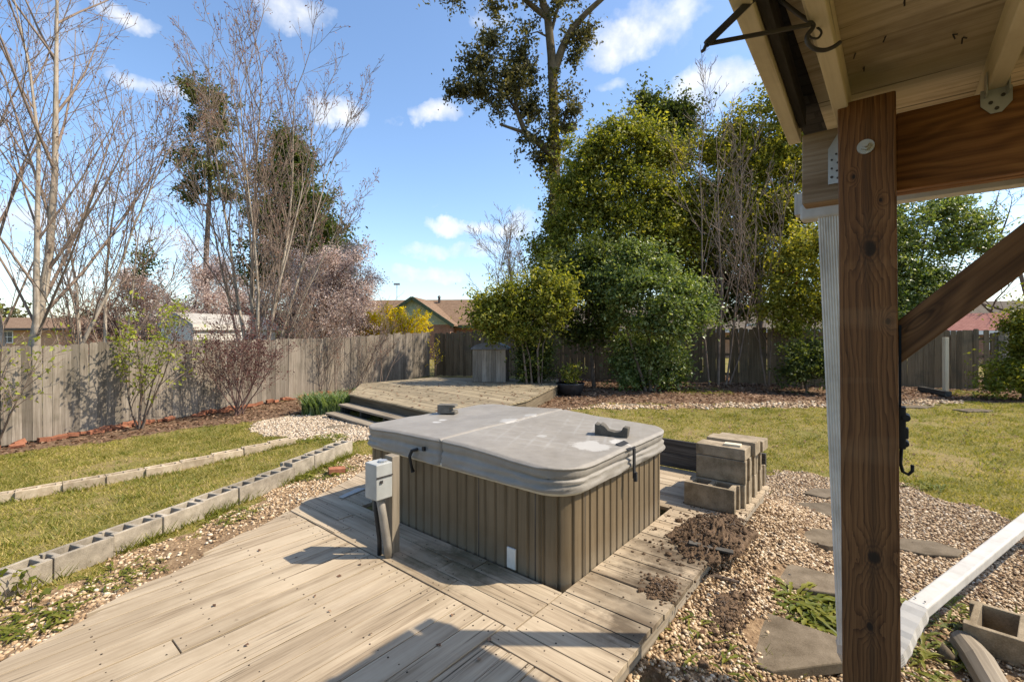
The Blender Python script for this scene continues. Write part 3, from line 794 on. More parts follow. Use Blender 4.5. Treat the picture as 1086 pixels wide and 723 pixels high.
def make_tub():
    t = thing('hot_tub', 'square tan panelled hot tub with worn grey vinyl cover set in the deck', 'hot tub', uv((TU0 + TU1) / 2, (TV0 + TV1) / 2, DECK))
    R = rrect(TU0, TU1, TV0, TV1, .17, .0125)
    # slat grooves
    s = 0; loopo = []
    per = .10
    for i, (a, b, nx, ny) in enumerate(R):
        gr = -.014 if i % 7 == 0 else 0
        loopo.append((a + nx * gr, b + ny * gr)); s += .0125
    mb = MB()
    loft(mb, [[uv(a, b, z) for a, b in loopo] for z in (.30, .42, .60, .78, .925)])
    cab = mb.build('cabinet', M['cabinet'], t)
    # wide panel joints
    for (a, b, ax) in ((TU0 + .20, TV0 - .0015, U), (TU0 + .66, TV0 - .0015, U), (TU0 + 1.72, TV0 - .0015, U)):
        mb = MB(); mb.frame_box(uv(a, b, .31), Z, U, V, .61, .007, .012); mb.build('panel_joint', M['iron'], cab)
    for b in (TV0 + .22, TV1 - .25):
        mb = MB(); mb.frame_box(uv(TU0 - .0015, b, .31), Z, V, U, .61, .007, .012); mb.build('panel_joint', M['iron'], cab)
    # pale lip under the cover
    mb = MB(); R2 = rrect(TU0, TU1, TV0, TV1, .18, .03)
    loft(mb, [[uv(a + x * o_, b + y * o_, z) for a, b, x, y in R2] for o_, z in ((-.01, .905), (.016, .908), (.024, .925), (.024, .938), (-.02, .942))])
    mb.build('lip', M['trim'], t, smooth_=True)
    # cover: top grid plus skirt, folded across the middle
    um = (TU0 + TU1) / 2 + .01
    o0 = .025; a0, a1, b0, b1, r = TU0 - o0, TU1 + o0, TV0 - o0, TV1 + o0, .21
    us = sorted(set([round(x, 4) for x in np.linspace(a0, a1, 64)] + [round(q + w_, 4) for q, sg in ((a0, 1), (a1, -1)) for w_ in (sg * .006, sg * .014, sg * .022)] + [round(a0 + r * (1 - math.cos(q)), 4) for q in np.linspace(0, PI / 2, 9)] + [round(a1 - r * (1 - math.cos(q)), 4) for q in np.linspace(0, PI / 2, 9)]
             + [um - .022, um - .012, um - .005, um, um + .005, um + .012, um + .022]))
    us = [x for x in us if abs(x - um) > .023 or min(abs(x - q) for q in (um - .022, um - .012, um - .005, um, um + .005, um + .012, um + .022)) < 1e-6]
    fr = [0, .004, .010, .020, .034, .055] + [.055 + .89 * i / 38 for i in range(1, 38)] + [.945, .966, .980, .990, .996, 1.0]
    nv = len(fr) - 1
    def zt(a, b):
        f = 1 - abs(a - um) / (a1 - um)
        z = 1.072 + .042 * f
        d = abs(a - um)
        z -= .016 * max(0, 1 - d / .018)
        e = min(b - b0, b1 - b, a - a0, a1 - a)
        z -= .008 * max(0, 1 - e / .016) ** 2
        z += .007 * mnoise.noise(Vector((a * 2.2, b * 2.2, 1.0))) + .003 * mnoise.noise(Vector((a * 7, b * 7, 4.0)))
        z -= .012 * math.exp(-((a - (um - .5)) ** 2 + (b - 2.9) ** 2) / .12)
        z -= .010 * math.exp(-((a - (um + .5)) ** 2 + (b - 2.9) ** 2) / .12)
        return z
    mb = MB(); P = []; F = []
    for a in us:
        cut = 0
        if a - a0 < r: cut = r - math.sqrt(max(0, r * r - (r - (a - a0)) ** 2))
        if a1 - a < r: cut = r - math.sqrt(max(0, r * r - (r - (a1 - a)) ** 2))
        for j in range(nv + 1):
            b = b0 + cut + (b1 - b0 - 2 * cut) * fr[j]
            P.append((a, b, zt(a, b)))
    n = nv + 1
    for i in range(len(us) - 1):
        for j in range(nv): F.append((i * n + j, i * n + j + 1, (i + 1) * n + j + 1, (i + 1) * n + j))
    m = len(us)
    ring = [i * n for i in range(m)] + [(m - 1) * n + j for j in range(1, n)] + [i * n + nv for i in range(m - 2, -1, -1)] + [j for j in range(nv - 1, 0, -1)]
    K = len(ring); base = list(ring)
    cu, cv = (a0 + a1) / 2, (b0 + b1) / 2
    prof = [(.003, .002), (.009, .004), (.011, .009), (.009, .014), (.003, .017), (.004, .024), (.006, .045), (.000, .058), (-.008, .064), (.004, .070), (.012, .080), (.004, .094), (.012, .104), (.018, .118), (.012, .132)]
    nor = []
    for q in range(K):
        p1 = P[ring[q - 1]]; p2 = P[ring[(q + 1) % K]]
        dx, dy = p2[0] - p1[0], p2[1] - p1[1]; L = math.hypot(dx, dy) or 1
        nor.append((dy / L, -dx / L))
    prev = base
    for li, (off, dz) in enumerate(prof):
        cur = []
        for q in range(K):
            a, b, z = P[ring[q]]
            nx, ny = nor[q]
            fold = max(0, 1 - abs(a - um) / .02) * (1 if abs(nx) < .3 else 0)
            wr = (.010 * mnoise.noise(Vector((a * 5, b * 5, li * .8))) + .010 * mnoise.noise(Vector((a * 9, b * 9, li * 1.7)))) * (0 if li < 6 else min(1, (li - 5) / 4))
            wz = .020 * mnoise.noise(Vector((a * 4, b * 4, 9 + li * .25)))
            k = off + wr - .022 * fold
            zb = (z + (1.058 - z) * max(0, (li - 6) / 5)) if li < 11 else 1.058
            if li == len(prof) - 1: wz *= .3
            cur.append(len(P)); P.append((a + nx * k, b + ny * k, zb - dz + wz * (dz / .13 if li > 5 else 0)))
        for q in range(K):
            q2 = (q + 1) % K; F.append((prev[q], cur[q], cur[q2], prev[q2]))
        prev = cur
    mb.add([uv(*p) for p in P], F)
    cov = mb.build('cover', M['cover'], t, smooth_=True)
    me = cov.data
    bm = bmesh.new(); bm.from_mesh(me); bmesh.ops.recalc_face_normals(bm, faces=bm.faces); bm.to_mesh(me); bm.free()
    # hold-down straps
    mb = MB(); y = b0 - .022
    mb.tube([uv(2.66, y, 1.005), uv(2.70, y - .02, .99), uv(2.715, y - .03, .95), uv(2.72, y - .012, .885), uv(2.735, y + .012, .835), uv(2.735, y + .016, .825)], [.012, .013, .012, .011, .013, .017], 6)
    mb.frame_box(uv(2.59, y - .002, 1.0), U, V, Z, .022, .018, .028)
    mb.build('strap', M['black'], t)
    mb = MB(); x = a0 - .03
    mb.frame_box(uv(x + .012, 2.885, 1.052), V, (U * .9 + Z * .3).normalized(), (Z * .9 - U * .3).normalized(), .125, .095, .005)
    mb.frame_box(uv(x - .012, 2.93, .86), Z, V, U, .20, .028, .01)
    mb.tube([uv(x - .014, 2.944, .90), uv(x - .017, 2.944, .84)], [.016, .014], 6)
    mb.build('strap', M['black'], t)
    # small pale plate at the foot
    mb = MB(); mb.frame_box(uv(1.775, TV0 - .014, DECK + .006), U, V, Z, .068, .012, .125)
    mb.build('vent_plate', M['plate'], t, bev=.003)
make_tub()

# ------------------------------------------------------------------ concrete blocks
def block_mesh(name, L=.395, Wd=.195, H=.19, solid=False):
    w = .03
    xs = [0, .022, .055, L / 2 - .017, L / 2 + .017, L - .055, L - .022, L]
    ys = [0, .045, Wd - .045, Wd] if False else [0, w, .05, Wd - .05, Wd - w, Wd]
    def solid_at(i, j):
        if solid: return True
        if i in (0, 6): return j not in (2,)
        if i in (2, 4): return j in (0, 4)
        return True
    nx, ny = len(xs) - 1, len(ys) - 1
    V_ = {}; P = []; F = []
    def vid(i, j, k):
        if (i, j, k) not in V_:
            V_[(i, j, k)] = len(P)
            z = H if k else 0
            P.append((xs[i] - L / 2 + random.uniform(-.0015, .0015), ys[j] - Wd / 2 + random.uniform(-.0015, .0015), z + random.uniform(-.0015, .0015)))
        return V_[(i, j, k)]
    S = lambda i, j: 0 <= i < nx and 0 <= j < ny and solid_at(i, j)
    for i in range(nx):
        for j in range(ny):
            if not S(i, j): continue
            F.append((vid(i, j, 1), vid(i + 1, j, 1), vid(i + 1, j + 1, 1), vid(i, j + 1, 1)))
            F.append((vid(i, j, 0), vid(i, j + 1, 0), vid(i + 1, j + 1, 0), vid(i + 1, j, 0)))
            if not S(i - 1, j): F.append((vid(i, j, 0), vid(i, j, 1), vid(i, j + 1, 1), vid(i, j + 1, 0)))
            if not S(i + 1, j): F.append((vid(i + 1, j, 0), vid(i + 1, j + 1, 0), vid(i + 1, j + 1, 1), vid(i + 1, j, 1)))
            if not S(i, j - 1): F.append((vid(i, j, 0), vid(i + 1, j, 0), vid(i + 1, j, 1), vid(i, j, 1)))
            if not S(i, j + 1): F.append((vid(i, j + 1, 0), vid(i, j + 1, 1), vid(i + 1, j + 1, 1), vid(i + 1, j + 1, 0)))
    me = bpy.data.meshes.new(name); me.from_pydata(P, [], F); me.update()
    return me
def add_block(me, mat, loc, rz, label, group, tilt=(0, 0), name='concrete_block'):
    o = bpy.data.objects.new(name, me)
    if not me.materials: me.materials.append(mat)
    o.location = loc; o.rotation_euler = (tilt[0], tilt[1], rz)
    C.objects.link(o); bevel(o, .005, 2)
    return tag(o, label, 'concrete block', group)
ORD = ['first', 'second', 'third', 'fourth', 'fifth', 'sixth', 'seventh', 'eighth', 'ninth', 'tenth', 'eleventh', 'twelfth', 'thirteenth']
bm_grey = block_mesh('grey_block'); bm_tan = block_mesh('tan_block', .395, .15, .19); bm_stack = block_mesh('stack_block'); bm_cap = block_mesh('cap_block', .395, .195, .092, True)
bm_cap2 = block_mesh('thick_cap_block', .40, .19, .115, True); bm_side = block_mesh('brown_block')
# near row beside the deck
A, B = W(-22, 650), W(384, 479)
dirv = (B - A); Ln = dirv.length; dirv.normalize(); az = math.atan2(dirv.y, dirv.x)
nrow = int(Ln / .402)
for i in range(nrow):
    c = A + dirv * (.2 + i * .402)
    side = Vector((-dirv.y, dirv.x, 0))
    c += side * (.10 + (.05 if i >= nrow - 3 else 0) + random.uniform(-.012, .012))
    z = float(g(c.x, c.y)) - .01 + (.03 if i >= nrow - 3 else 0)
    add_block(bm_grey, M['block'], (c.x, c.y, z), az + random.uniform(-.025, .025), f'grey hollow concrete block, {ORD[i]} from the left end of the row beside the deck', 'grey block row along the deck', (random.uniform(-.02, .02), random.uniform(-.015, .015)))
def edge_grass(p, q, offs, n, h, label):
    t = RNG.uniform(0, 1, n); o_ = RNG.choice(offs, n) + RNG.normal(0, .035, n); keep = vnoise(t * 9, t * 3, 3.0, 2) + RNG.normal(0, .35, n) > -.1
    e_ = (q - p); nx, ny = -e_.y / e_.length, e_.x / e_.length
    x = (p.x + e_.x * t + nx * o_)[keep]; y = (p.y + e_.y * t + ny * o_)[keep]
    o = blades('grass', np.stack([x, y, g(x, y) - .005], -1), h, .011, M['lf_weed'], .8); tag(o, label, 'grass', kind='stuff')
edge_grass(A, B, (.24, .26, .0), 9000, .11, 'long ragged grass against both faces of the grey block row')
# far tan row sunk in the lawn
A2, B2 = W(-40, 541), W(322, 468)
dv = (B2 - A2); L2 = dv.length; dv.normalize(); az2 = math.atan2(dv.y, dv.x); n2 = int(L2 / .40)
for i in range(n2):
    c = A2 + dv * (.2 + i * .40); side = Vector((-dv.y, dv.x, 0)); c += side * random.uniform(-.02, .02) + side * .25 * math.sin(i / n2 * PI) * -.4
    add_block(bm_tan, M['tanblock'], (c.x, c.y, float(g(c.x, c.y)) - .075), az2 + random.uniform(-.04, .04), f'tan concrete block sunk in the grass, {ORD[i]} from the left end of the lawn row', 'tan block row across the left lawn', (random.uniform(-.02, .02), random.uniform(-.02, .02)))
edge_grass(A2, B2, (-.12, .10), 6000, .085, 'ragged grass edges along the tan block row')
# stack at the deck's right corner
def st(v, z, me, mat, label, du=0.0, dr=0.0):
    c = uv(.95 + .20 + du, v, DECK + .004 + z)
    add_block(me, mat, c, math.atan2(U.y, U.x) + dr + random.uniform(-.015, .015), label, 'concrete block stack on the deck corner')
S0 = 1.84 + 2.18 - 2.05
v0 = 4.02 - .02
v0 = 4.03
st(v0, 0, bm_side, M['stackblock'], 'brown stained hollow block with open cores, lowest front block of the stack', .03)
for r_ in range(1, 4):
    nm = ['', 'second', 'third', 'fourth'][r_]
    st(v0 + .2 * r_, 0, bm_stack, M['stackblock'], f'weathered block in the bottom course, {nm} row from the front of the stack')
    st(v0 + .2 * r_, .193, bm_stack if r_ > 1 else bm_side, M['stackblock'], f'weathered block in the upper course, {nm} row from the front of the stack', random.uniform(-.01, .01))
st(v0 + .8, 0, bm_stack, M['stackblock'], 'weathered block at the far bottom end of the stack')
st(v0 + .205, .386, bm_cap, M['stackblock'], 'flat solid cap block on the second row of the stack', .0)
st(v0 + .41, .386, bm_cap2, M['stackblock'], 'thicker cap block, highest block of the stack', -.03)
st(v0 + .62, .386, bm_cap, M['stackblock'], 'cap block hidden behind the highest block of the stack', -.05)
mb = MB(); mb.box(0, 0, .009, .13, .075, .018)
o = mb.build('wood_scrap', M['lightpost'], bev=.002); o.location = uv(1.07, v0 + .20, DECK + .483); o.rotation_euler = (0, 0, math.atan2(U.y, U.x) + .1)
tag(o, 'small pale wood offcut lying on the cap of the block stack', 'wood scrap')
# loose block at lower right
c = W(1072, 690)
add_block(block_mesh('loose_block', .44, .31, .17), M['stackblock'], (2.775, 2.50, .085), -.877, 'hollow block lying alone on the gravel near the white downspout pipe', None, (.05, -.04))
# broken pieces on the cover
def broken(name, prof, depth, loc, rz, label, mat):
    mb = MB()
    n = len(prof)
    P = [(x, -depth / 2, z) for x, z in prof] + [(x + random.uniform(-.006, .006), depth / 2, z + random.uniform(-.006, .006)) for x, z in prof]
    F = [tuple(range(n)), tuple(range(2 * n - 1, n - 1, -1))] + [(i, i + n, (i + 1) % n + n, (i + 1) % n) for i in range(n)]
    mb.add(P, F)
    o = mb.build(name, mat, bev=.004); o.location = loc; o.rotation_euler = (0, 0, rz)
    bm = bmesh.new(); bm.from_mesh(o.data); bmesh.ops.recalc_face_normals(bm, faces=bm.faces); bm.to_mesh(o.data); bm.free()
    return tag(o, label, 'concrete block')
c = W(650, 461, 1.09)
broken('broken_block', [(-.12, 0), (.12, 0), (.125, .075), (.09, .078), (.075, .045), (.03, .035), (-.02, .045), (-.05, .075), (-.075, .085), (-.09, .078), (-.12, .085)], .09, (c.x, c.y + .03, 1.078), math.atan2(-.45, 1), 'broken grey block piece with jagged top on the cover near its white patch', M['darkblock'])
c = W(474, 437, 1.10)
me = block_mesh('half_block', .17, .13, .085)
o = broken('broken_block', [(-.085, 0), (.085, 0), (.085, .022), (.03, .024), (.03, .055), (.085, .057), (.085, .08), (-.085, .082)], .12, (c.x, c.y + .06, 1.086), -.15, 'small dark block piece with a slot in its end on the cover far corner', M['darkblock'])

# ------------------------------------------------------------------ electrical box on its post
def make_elec():
    p = W(416, 584, DECK)
    t = thing('electrical_box', 'grey electrical disconnect box on a short wooden post beside the hot tub', 'electrical box', p)
    mb = MB(); mb.frame_box(p - U * .04 - V * .03 - Z * .02, Z, U, V, .655, .085, .06)
    mb.build('post', M['greywood'], t, bev=.004)
    c = p + Vector((-.055, -.10, 0))
    mb = MB(); mb.frame_box(c - U * .06 - V * .065 + Z * .395, Z, U, V, .225, .125, .12)
    bx = mb.build('box', M['greybox'], t, bev=.006)
    mb = MB(); mb.frame_box(c - U * .066 - V * .065 + Z * .535, V, U, Z, .12, .005, .008)
    mb.frame_box(c - U * .067 - V * .04 + Z * .50, V, U, Z, .02, .006, .018)
    mb.build('cover_seam', M['iron'], bx)
    mb = MB(); q = c + Z * .62
    mb.tube([q - U * .02 + V * .01, q - U * .02 + V * .01 + Z * .012], .028, 10); mb.frame_box(q - U * .035, U, V, Z, .05, .04, .008)
    mb.build('hub', M['galv'], bx)
    mb = MB(); mb.tube([c + Z * .40, c + Vector((.02, .0, .28)), c + Vector((.045, .01, .1)), c + Vector((.055, .02, -.03))], .026, 10)
    mb.build('conduit', M['conduit'], t, smooth_=True)
    mb = MB(); mb.tube([c + Vector((-.035, .03, .40)), c + Vector((-.03, .03, .28)), c + Vector((-.012, .04, .1)), c + Vector((-.015, .05, -.02))], .015, 8)
    mb.build('conduit', M['black'], t, smooth_=True)
    mb = MB(); q = W(372, 523, DECK + .004)
    mb.prism([(q.x + a, q.y + b) for a, b in ((-.07, -.10), (-.02, -.13), (.07, .05), (.11, .12), (.02, .13))], DECK + .004, DECK + .012)
    o = mb.build('plastic_scrap', M['greybox'], bev=.002); tag(o, 'flattened pale grey plastic scrap on the deck in the tub shadow', 'scrap')
make_elec()

# ------------------------------------------------------------------ dark board and dirt behind / beside the tub
mb = MB()
for i in range(2): mb.frame_box(uv(.95, 4.90 + .002 * i, DECK + .003 + i * .148), U, V, Z, 2.6, .04, .145)
o = mb.build('board_wall', M['darkwood'], bev=.004)
tag(o, 'low dark weathered board wall at the deck edge behind the tub', 'board wall')
def clod_heap(name, c, ru, rv, h, label, n=130, mat='soil', seed=1):
    n = int(n * 6)
    t = thing(name, label, 'dirt pile', c)
    N = 110; P = []; F = []
    for i in range(N + 1):
        for j in range(N + 1):
            a, b = (i / N * 2 - 1), (j / N * 2 - 1)
            an = math.atan2(b, a); d = math.sqrt(a * a + b * b) * (1.12 + .42 * mnoise.noise(Vector((math.cos(an) * 1.6, math.sin(an) * 1.6, seed))) + .22 * mnoise.noise(Vector((math.cos(an) * 5, math.sin(an) * 5, seed + 2))))
            q = uv(a * ru, b * rv); e = max(0, 1 - d)
            hz = h * (max(0, 1 - d ** 1.5) * (.8 + .9 * mnoise.noise(Vector((a * 2.3, b * 2.3, seed))) + .9 * abs(mnoise.noise(Vector((a * 5, b * 5, seed + 9))))) + (.42 * abs(mnoise.noise(Vector((a * 10, b * 10, seed + 5)))) + .16 * mnoise.noise(Vector((a * 26, b * 26, seed + 6)))) * min(1, e * 3))
            P.append(c + q + Z * (hz if d < .98 else -.02))
    for i in range(N):
        for j in range(N): F.append((i * (N + 1) + j, (i + 1) * (N + 1) + j, (i + 1) * (N + 1) + j + 1, i * (N + 1) + j + 1))
    mb = MB(); mb.add(P, [f for f in F if not all(P[k].z < c.z - .015 for k in f)])
    o = mb.build('mound', M[mat], t, smooth_=True)
    bm = bmesh.new(); bmesh.ops.create_icosphere(bm, subdivisions=1, radius=1); bv = [v.co.copy() for v in bm.verts]; bf = [[v.index for v in f.verts] for f in bm.faces]; bm.free()
    mb = MB()
    for _ in range(n):
        a = random.gauss(0, .6); b = random.gauss(0, .6); d = math.hypot(a, b)
        s = .0025 + .011 * random.random() ** 2.6 * (2.4 if random.random() < .05 else 1)
        q = c + uv(a * ru, b * rv) + Z * (max(0, h * (1 - d ** 1.6)) + s * .3)
        mb.add([q + Vector((v.x * s * random.uniform(.7, 1.3), v.y * s * random.uniform(.7, 1.3), v.z * s * random.uniform(.6, 1))) for v in bv], bf)
    o2 = mb.build('clods', M[mat], t); o2['kind'] = 'stuff'
    mb = MB()
    for _ in range(int(n * .05)):
        a = random.gauss(0, .4); b = random.gauss(0, .4); d = math.hypot(a, b)
        if d > .9: continue
        q = c + uv(a * ru, b * rv) + Z * (h * max(0, 1 - d ** 1.5) * 1.1 + .004); e_ = Vector((random.gauss(0, 1), random.gauss(0, 1), random.gauss(0, .35))).normalized() * random.uniform(.02, .07)
        mb.tube([q - e_ * .5, q + Vector((0, 0, random.uniform(-.006, .01))), q + e_ * .5], [.0015, .0035, .0015], 4)
    if mb.v: o3 = mb.build('roots', M['bark_brown'], t); o3['kind'] = 'stuff'
clod_heap('dirt_mound', uv(1.00, 3.44, DECK), .26, .50, .085, 'heap of dug brown soil on the deck edge before the block stack', 260)
clod_heap('dirt_mound', uv(1.02, 2.55, DECK - .002), .10, .13, .012, 'thin smear of brown soil on the deck boards nearer the camera', 60, seed=4)
clod_heap('dirt_mound', uv(.78, 2.85, .235), .10, .26, .03, 'loose brown soil against the deck side above the gravel', 240, seed=8)
clod_heap('dirt_mound', uv(.64, 1.72, .16), .12, .26, .09, 'brown soil thrown out of the dug hole under the deck corner', 160, seed=11)
mb = MB(); a = uv(1.06, 3.12, DECK + .05)
mb.bar(a, a + U * -.02 + V * .02 + Vector((.22, -.10, -.02)), .05, .012)
mb.build('wood_splinter', M['darkwood']); tag(bpy.context.scene.objects['wood_splinter'], 'dark flat wood splinter stuck in the soil heap', 'wood scrap')
mb = MB(); q = W(745, 612); mb.tube([q, q + Vector((.08, -.01, .015)), q + Vector((.20, -.08, .01))], [.012, .015, .010], 6)
o = mb.build('stick', M['bark_brown']); tag(o, 'short brown stick lying on the gravel beside the deck', 'stick')

# ------------------------------------------------------------------ stepping stones
def stone(px, py, r, label, n=7, asp=.7, rz=0.0, seed=0):
    c = W(px, py); rn = random.Random(seed)
    P = []
    for i in range(n):
        w = 2 * PI * i / n + rn.uniform(-.25, .25); q = r * rn.uniform(.85, 1.1)
        x, y = q * math.cos(w), q * asp * math.sin(w)
        P.append((x * math.cos(rz) - y * math.sin(rz), x * math.sin(rz) + y * math.cos(rz)))
    mb = MB(); mb.prism(P, -.05, .012)
    o = mb.build('stepping_stone', M['paver'], bev=.008, seg=2)
    o.location = (c.x, c.y, c.z + .016); o.rotation_euler = (rn.uniform(-.02, .02), rn.uniform(-.02, .02), 0)
    tag(o, label, 'stepping stone', 'stepping stones in the gravel')
stone(824, 684, .34, 'brown grey stepping stone nearest the camera, left of the brown post', 6, .85, .2, 1)
stone(846, 614, .34, 'angular grey stepping stone beside the green weed clump', 7, .62, -.35, 2)
stone(866, 571, .32, 'grey stepping stone third from the camera, just left of the downspout', 7, .6, -.2, 3)
stone(982, 583, .28, 'grey stepping stone seen right of the brown post', 6, .62, -.2, 4)
stone(874, 542, .29, 'small stepping stone fourth from the camera by the downspout', 6, .6, -.1, 5)
stone(880, 525, .27, 'farthest stepping stone, where the gravel meets the lawn', 6, .6, 0, 6)
stone(970, 432, .5, 'flat dark paver in the leaf bed, right of the post', 5, .5, 0, 7)
stone(1030, 436, .45, 'flat paver at the right back edge of the lawn', 5, .5, .1, 8)
stone(667, 430, .35, 'grey slab at the edge of the back leaf bed', 5, .5, .1, 9)
stone(362, 453, .30, 'small grey slab by the platform steps', 5, .6, .4, 10)

# grey timber at the lower right
a, b = W(1022, 686), W(1060, 745)
mb = MB(); mb.tube([a + Z * .03, (a + b) / 2 + Z * .05, b + Z * .03], [.062, .07, .066], 10)
o = mb.build('landscape_timber', M['greywood']); tag(o, 'split grey weathered timber lying below the loose block', 'timber')
q = W(888 + 130, 701)
mb = MB(); mb.tube([W(1000, 700), W(1000, 700) + Vector((.03, .02, .03)), W(1008, 704) + Vector((.02, .0, .01))], [.03, .05, .03], 8)
o = mb.build('stone', M['paver'], smooth_=True); tag(o, 'small pale stone in the weeds beside the grey timber', 'stone')

# ------------------------------------------------------------------ patio cover
M['plywood'] = wood('stained_plywood', (.22, .165, .095), (.50, .42, .28), (.66, .57, .41), crack=.9, tone=.05, rough=.75, spec=.2, dirt=((.20, .15, .09), .75))
M['beamend'] = wood('weathered_daylit_beam_end_wood', (.10, .062, .035), (.24, .17, .11), (.40, .33, .25), crack=.9, tone=.05)  # weathered grey wood, its colour also lightened for the daylight on this end
def make_cover_roof():
    t = thing('patio_cover', 'wooden patio cover with brown treated post and cream painted rafters', 'patio roof', uv(.068, 1.77, .1))
    lean = Vector((.012, 0, 0))
    # post, leaning a touch
    mb = MB()
    o0 = uv(0, 1.70, -.05) + Vector((.022, 0, 0)); top = uv(0, 1.70, 2.535)
    ax = (top - o0); L = ax.length; ax.normalize()
    mb.frame_box(o0, ax, U, V, L, .136, .138, (0, 0))
    post = mb.build('post', M['post'], t, bev=.005, seg=3)
    # carriage bolt through the post
    mb = MB(); q = D(920, 161, 1.40); q = uv(.068, 1.70, q.z - .005)
    mb.tube([q - V * .004, q + V * .001], .021, 20); mb.tube([q - V * .030, q - V * .003], .0075, 10); mb.tube([q - V * .016, q - V * .004], .0125, 6)
    mb.build('bolt', M['galv'], post)
    # doubled beam behind the post
    mb = MB()
    mb.frame_box(uv(-6.0, 1.842, 2.283), U, V, Z, 5.9995, .038, .236)
    mb.frame_box(uv(-6.0, 1.884, 2.283), U, V, Z, 5.9995, .038, .236)
    mb.build('beam', M['beam'], t, bev=.003)
    mb = MB(); mb.frame_box(uv(.0, 1.841, 2.283), U, V, Z, .2465, .081, .2355); mb.build('beam_end', M['beamend'], t, bev=.004)
    # knee brace
    mb = MB()
    a = uv(.004, 1.745, 1.80 - .055)
    mb.frame_box(a - Z * .0, (-U + Z * 1.0).normalized(), (U + Z).normalized(), V, .78, .092, .04)
    mb.build('brace', M['brace'], t, bev=.004)
    # strap tie on the beam beside the post
    mb = MB(); q = uv(.136, 1.838, 2.335)
    P = [(.0, .0), (.036, .0), (.036, .115), (.004, .17), (.0, .17)]
    n = len(P); vs = [q + U * a + Z * b for a, b in P] + [q + U * a + Z * b - V * .003 for a, b in P]
    mb.add(vs, [tuple(range(n)), tuple(range(2 * n - 1, n - 1, -1))] + [(i, (i + 1) % n, (i + 1) % n + n, i + n) for i in range(n)])
    tie = mb.build('tie_plate', M['galv'], t)
    mb = MB()
    for a, b in ((.010, .016), (.026, .022), (.012, .04), (.026, .05), (.01, .066), (.026, .078), (.014, .095)):
        mb.tube([q + U * a + Z * b - V * .0045, q + U * a + Z * b - V * .003], .0035 if b != .022 else .0045, 8)
    mb.build('nail_hole', M['iron'], tie)
    # rafters (bottoms rest on the beam)
    us = [.219, .110, -.232] + [-.232 - .41 * i for i in range(1, 14)]
    for i, u0 in enumerate(us):
        mb = MB(); z0 = 2.521
        if i == 0: mb.frame_box(uv(.1935, .2, z0), (V + U * .038).normalized(), (U - V * .038).normalized(), Z, 1.72, .038, .092)
        else: mb.frame_box(uv(u0, -2.6, z0 + .0), V, U, Z, 5.12, .038, .092)
        r = mb.build('rafter', M['cream'], t, bev=.003)
        if i >= 2:
            mb = MB(); q = uv(u0 - .012, 1.838, 2.455)
            P = [(0, .068), (0, .025), (.02, 0), (.042, 0), (.062, .025), (.062, .068)]
            n = len(P); vs = [q + U * a + Z * b for a, b in P] + [q + U * a + Z * b - V * .003 for a, b in P]
            mb.add(vs, [tuple(range(n)), tuple(range(2 * n - 1, n - 1, -1))] + [(k, (k + 1) % n, (k + 1) % n + n, k + n) for k in range(n)])
            mb.frame_box(uv(u0 - .004, 1.80, 2.50), V, U, Z, .04, .003, .06); mb.frame_box(uv(u0 + .039, 1.80, 2.50), V, U, Z, .04, .003, .06)
            h = mb.build('hanger', M['galv'], r)
            mb = MB()
            for a, b in ((.018, .045), (.042, .03), (.03, .012)): mb.tube([q + U * a + Z * b - V * .005, q + U * a + Z * b - V * .003], .005, 8)
            mb.build('nail', M['iron'], r)
    mb = MB(); mb.frame_box(uv(.171, .2, 2.540), (V + U * .038).normalized(), (U - V * .038).normalized(), Z, 1.63, .020, .07); mb.build('added_dark_strip', M['darkwood'], t)  # board added inside the first rafter to darken its inner side
    # sheathing and shingles
    mb = MB(); mb.frame_box(uv(-6, -2.6, 2.6145), V, U, Z, 5.13, 6.20, .014)
    sh = mb.build('sheathing', M['plywood'], t)
    mb = MB()
    rn = random.Random(5)
    for k in range(15):                                     # nails that missed the rafters
        a, b = rn.uniform(-.19, .09), rn.uniform(.35, 1.75); q = uv(a, b, 2.612); mb = MB()
        mb.tube([q, q + Vector((rn.uniform(-.005, .005), rn.uniform(-.005, .005), -.014))], .0018, 5)
        mb.tube([q, q + Vector((rn.uniform(-.010, .010), rn.uniform(-.010, .010), -.004))], .0018, 5)
        mb.build('nail', M['iron'], sh)
    mb = MB()
    for k in range(26):
        v = -2.6 + k * .20
        mb.frame_box(uv(-6, v, 2.630 + .004 * (k % 2)), U, V, Z, 6.280 + (min(max(v, .2) + .1, 1.9) - 1.87) * .034 + random.uniform(-.007, .007), .205, .012)
    mb.build('shingles', M['roof_edge'], t)
    mb = MB(); mb.frame_box(uv(-6, 2.525, 2.50), U, V, Z, 6.30, .022, .125); mb.build('fascia', M['cream'], t)
    # gutter: open trough, end cap, outlet
    mb = MB(); z0 = 2.405; v_ = 2.549
    P = [(.115, .10), (.10, .10), (.075, .05), (.075, .004), (.07, 0), (0, 0), (0, .10), (.004, .10), (.004, .005), (.068, .005), (.070, .052), (.096, .104), (.115, .106)]
    n = len(P); u1, u2 = .36, -6.0
    vs = [uv(u1, v_ + a, z0 + b) for a, b in P] + [uv(u2, v_ + a, z0 + b) for a, b in P]
    mb.add(vs, [(i, i + n, (i + 1) % n + n, (i + 1) % n) for i in range(n)])
    capP = [(.11, .105), (.096, .10), (.075, .05), (.075, 0), (0, 0), (0, .105)]
    m = len(capP)
    vs = [uv(u1, v_ + a, z0 + b) for a, b in capP] + [uv(u1 + .012, v_ + a, z0 + b) for a, b in capP]
    mb.add(vs, [tuple(range(m)), tuple(range(2 * m - 1, m - 1, -1))] + [(k, (k + 1) % m, (k + 1) % m + m, k + m) for k in range(m)])
    gut = mb.build('gutter', M['white'], t, bev=.002)
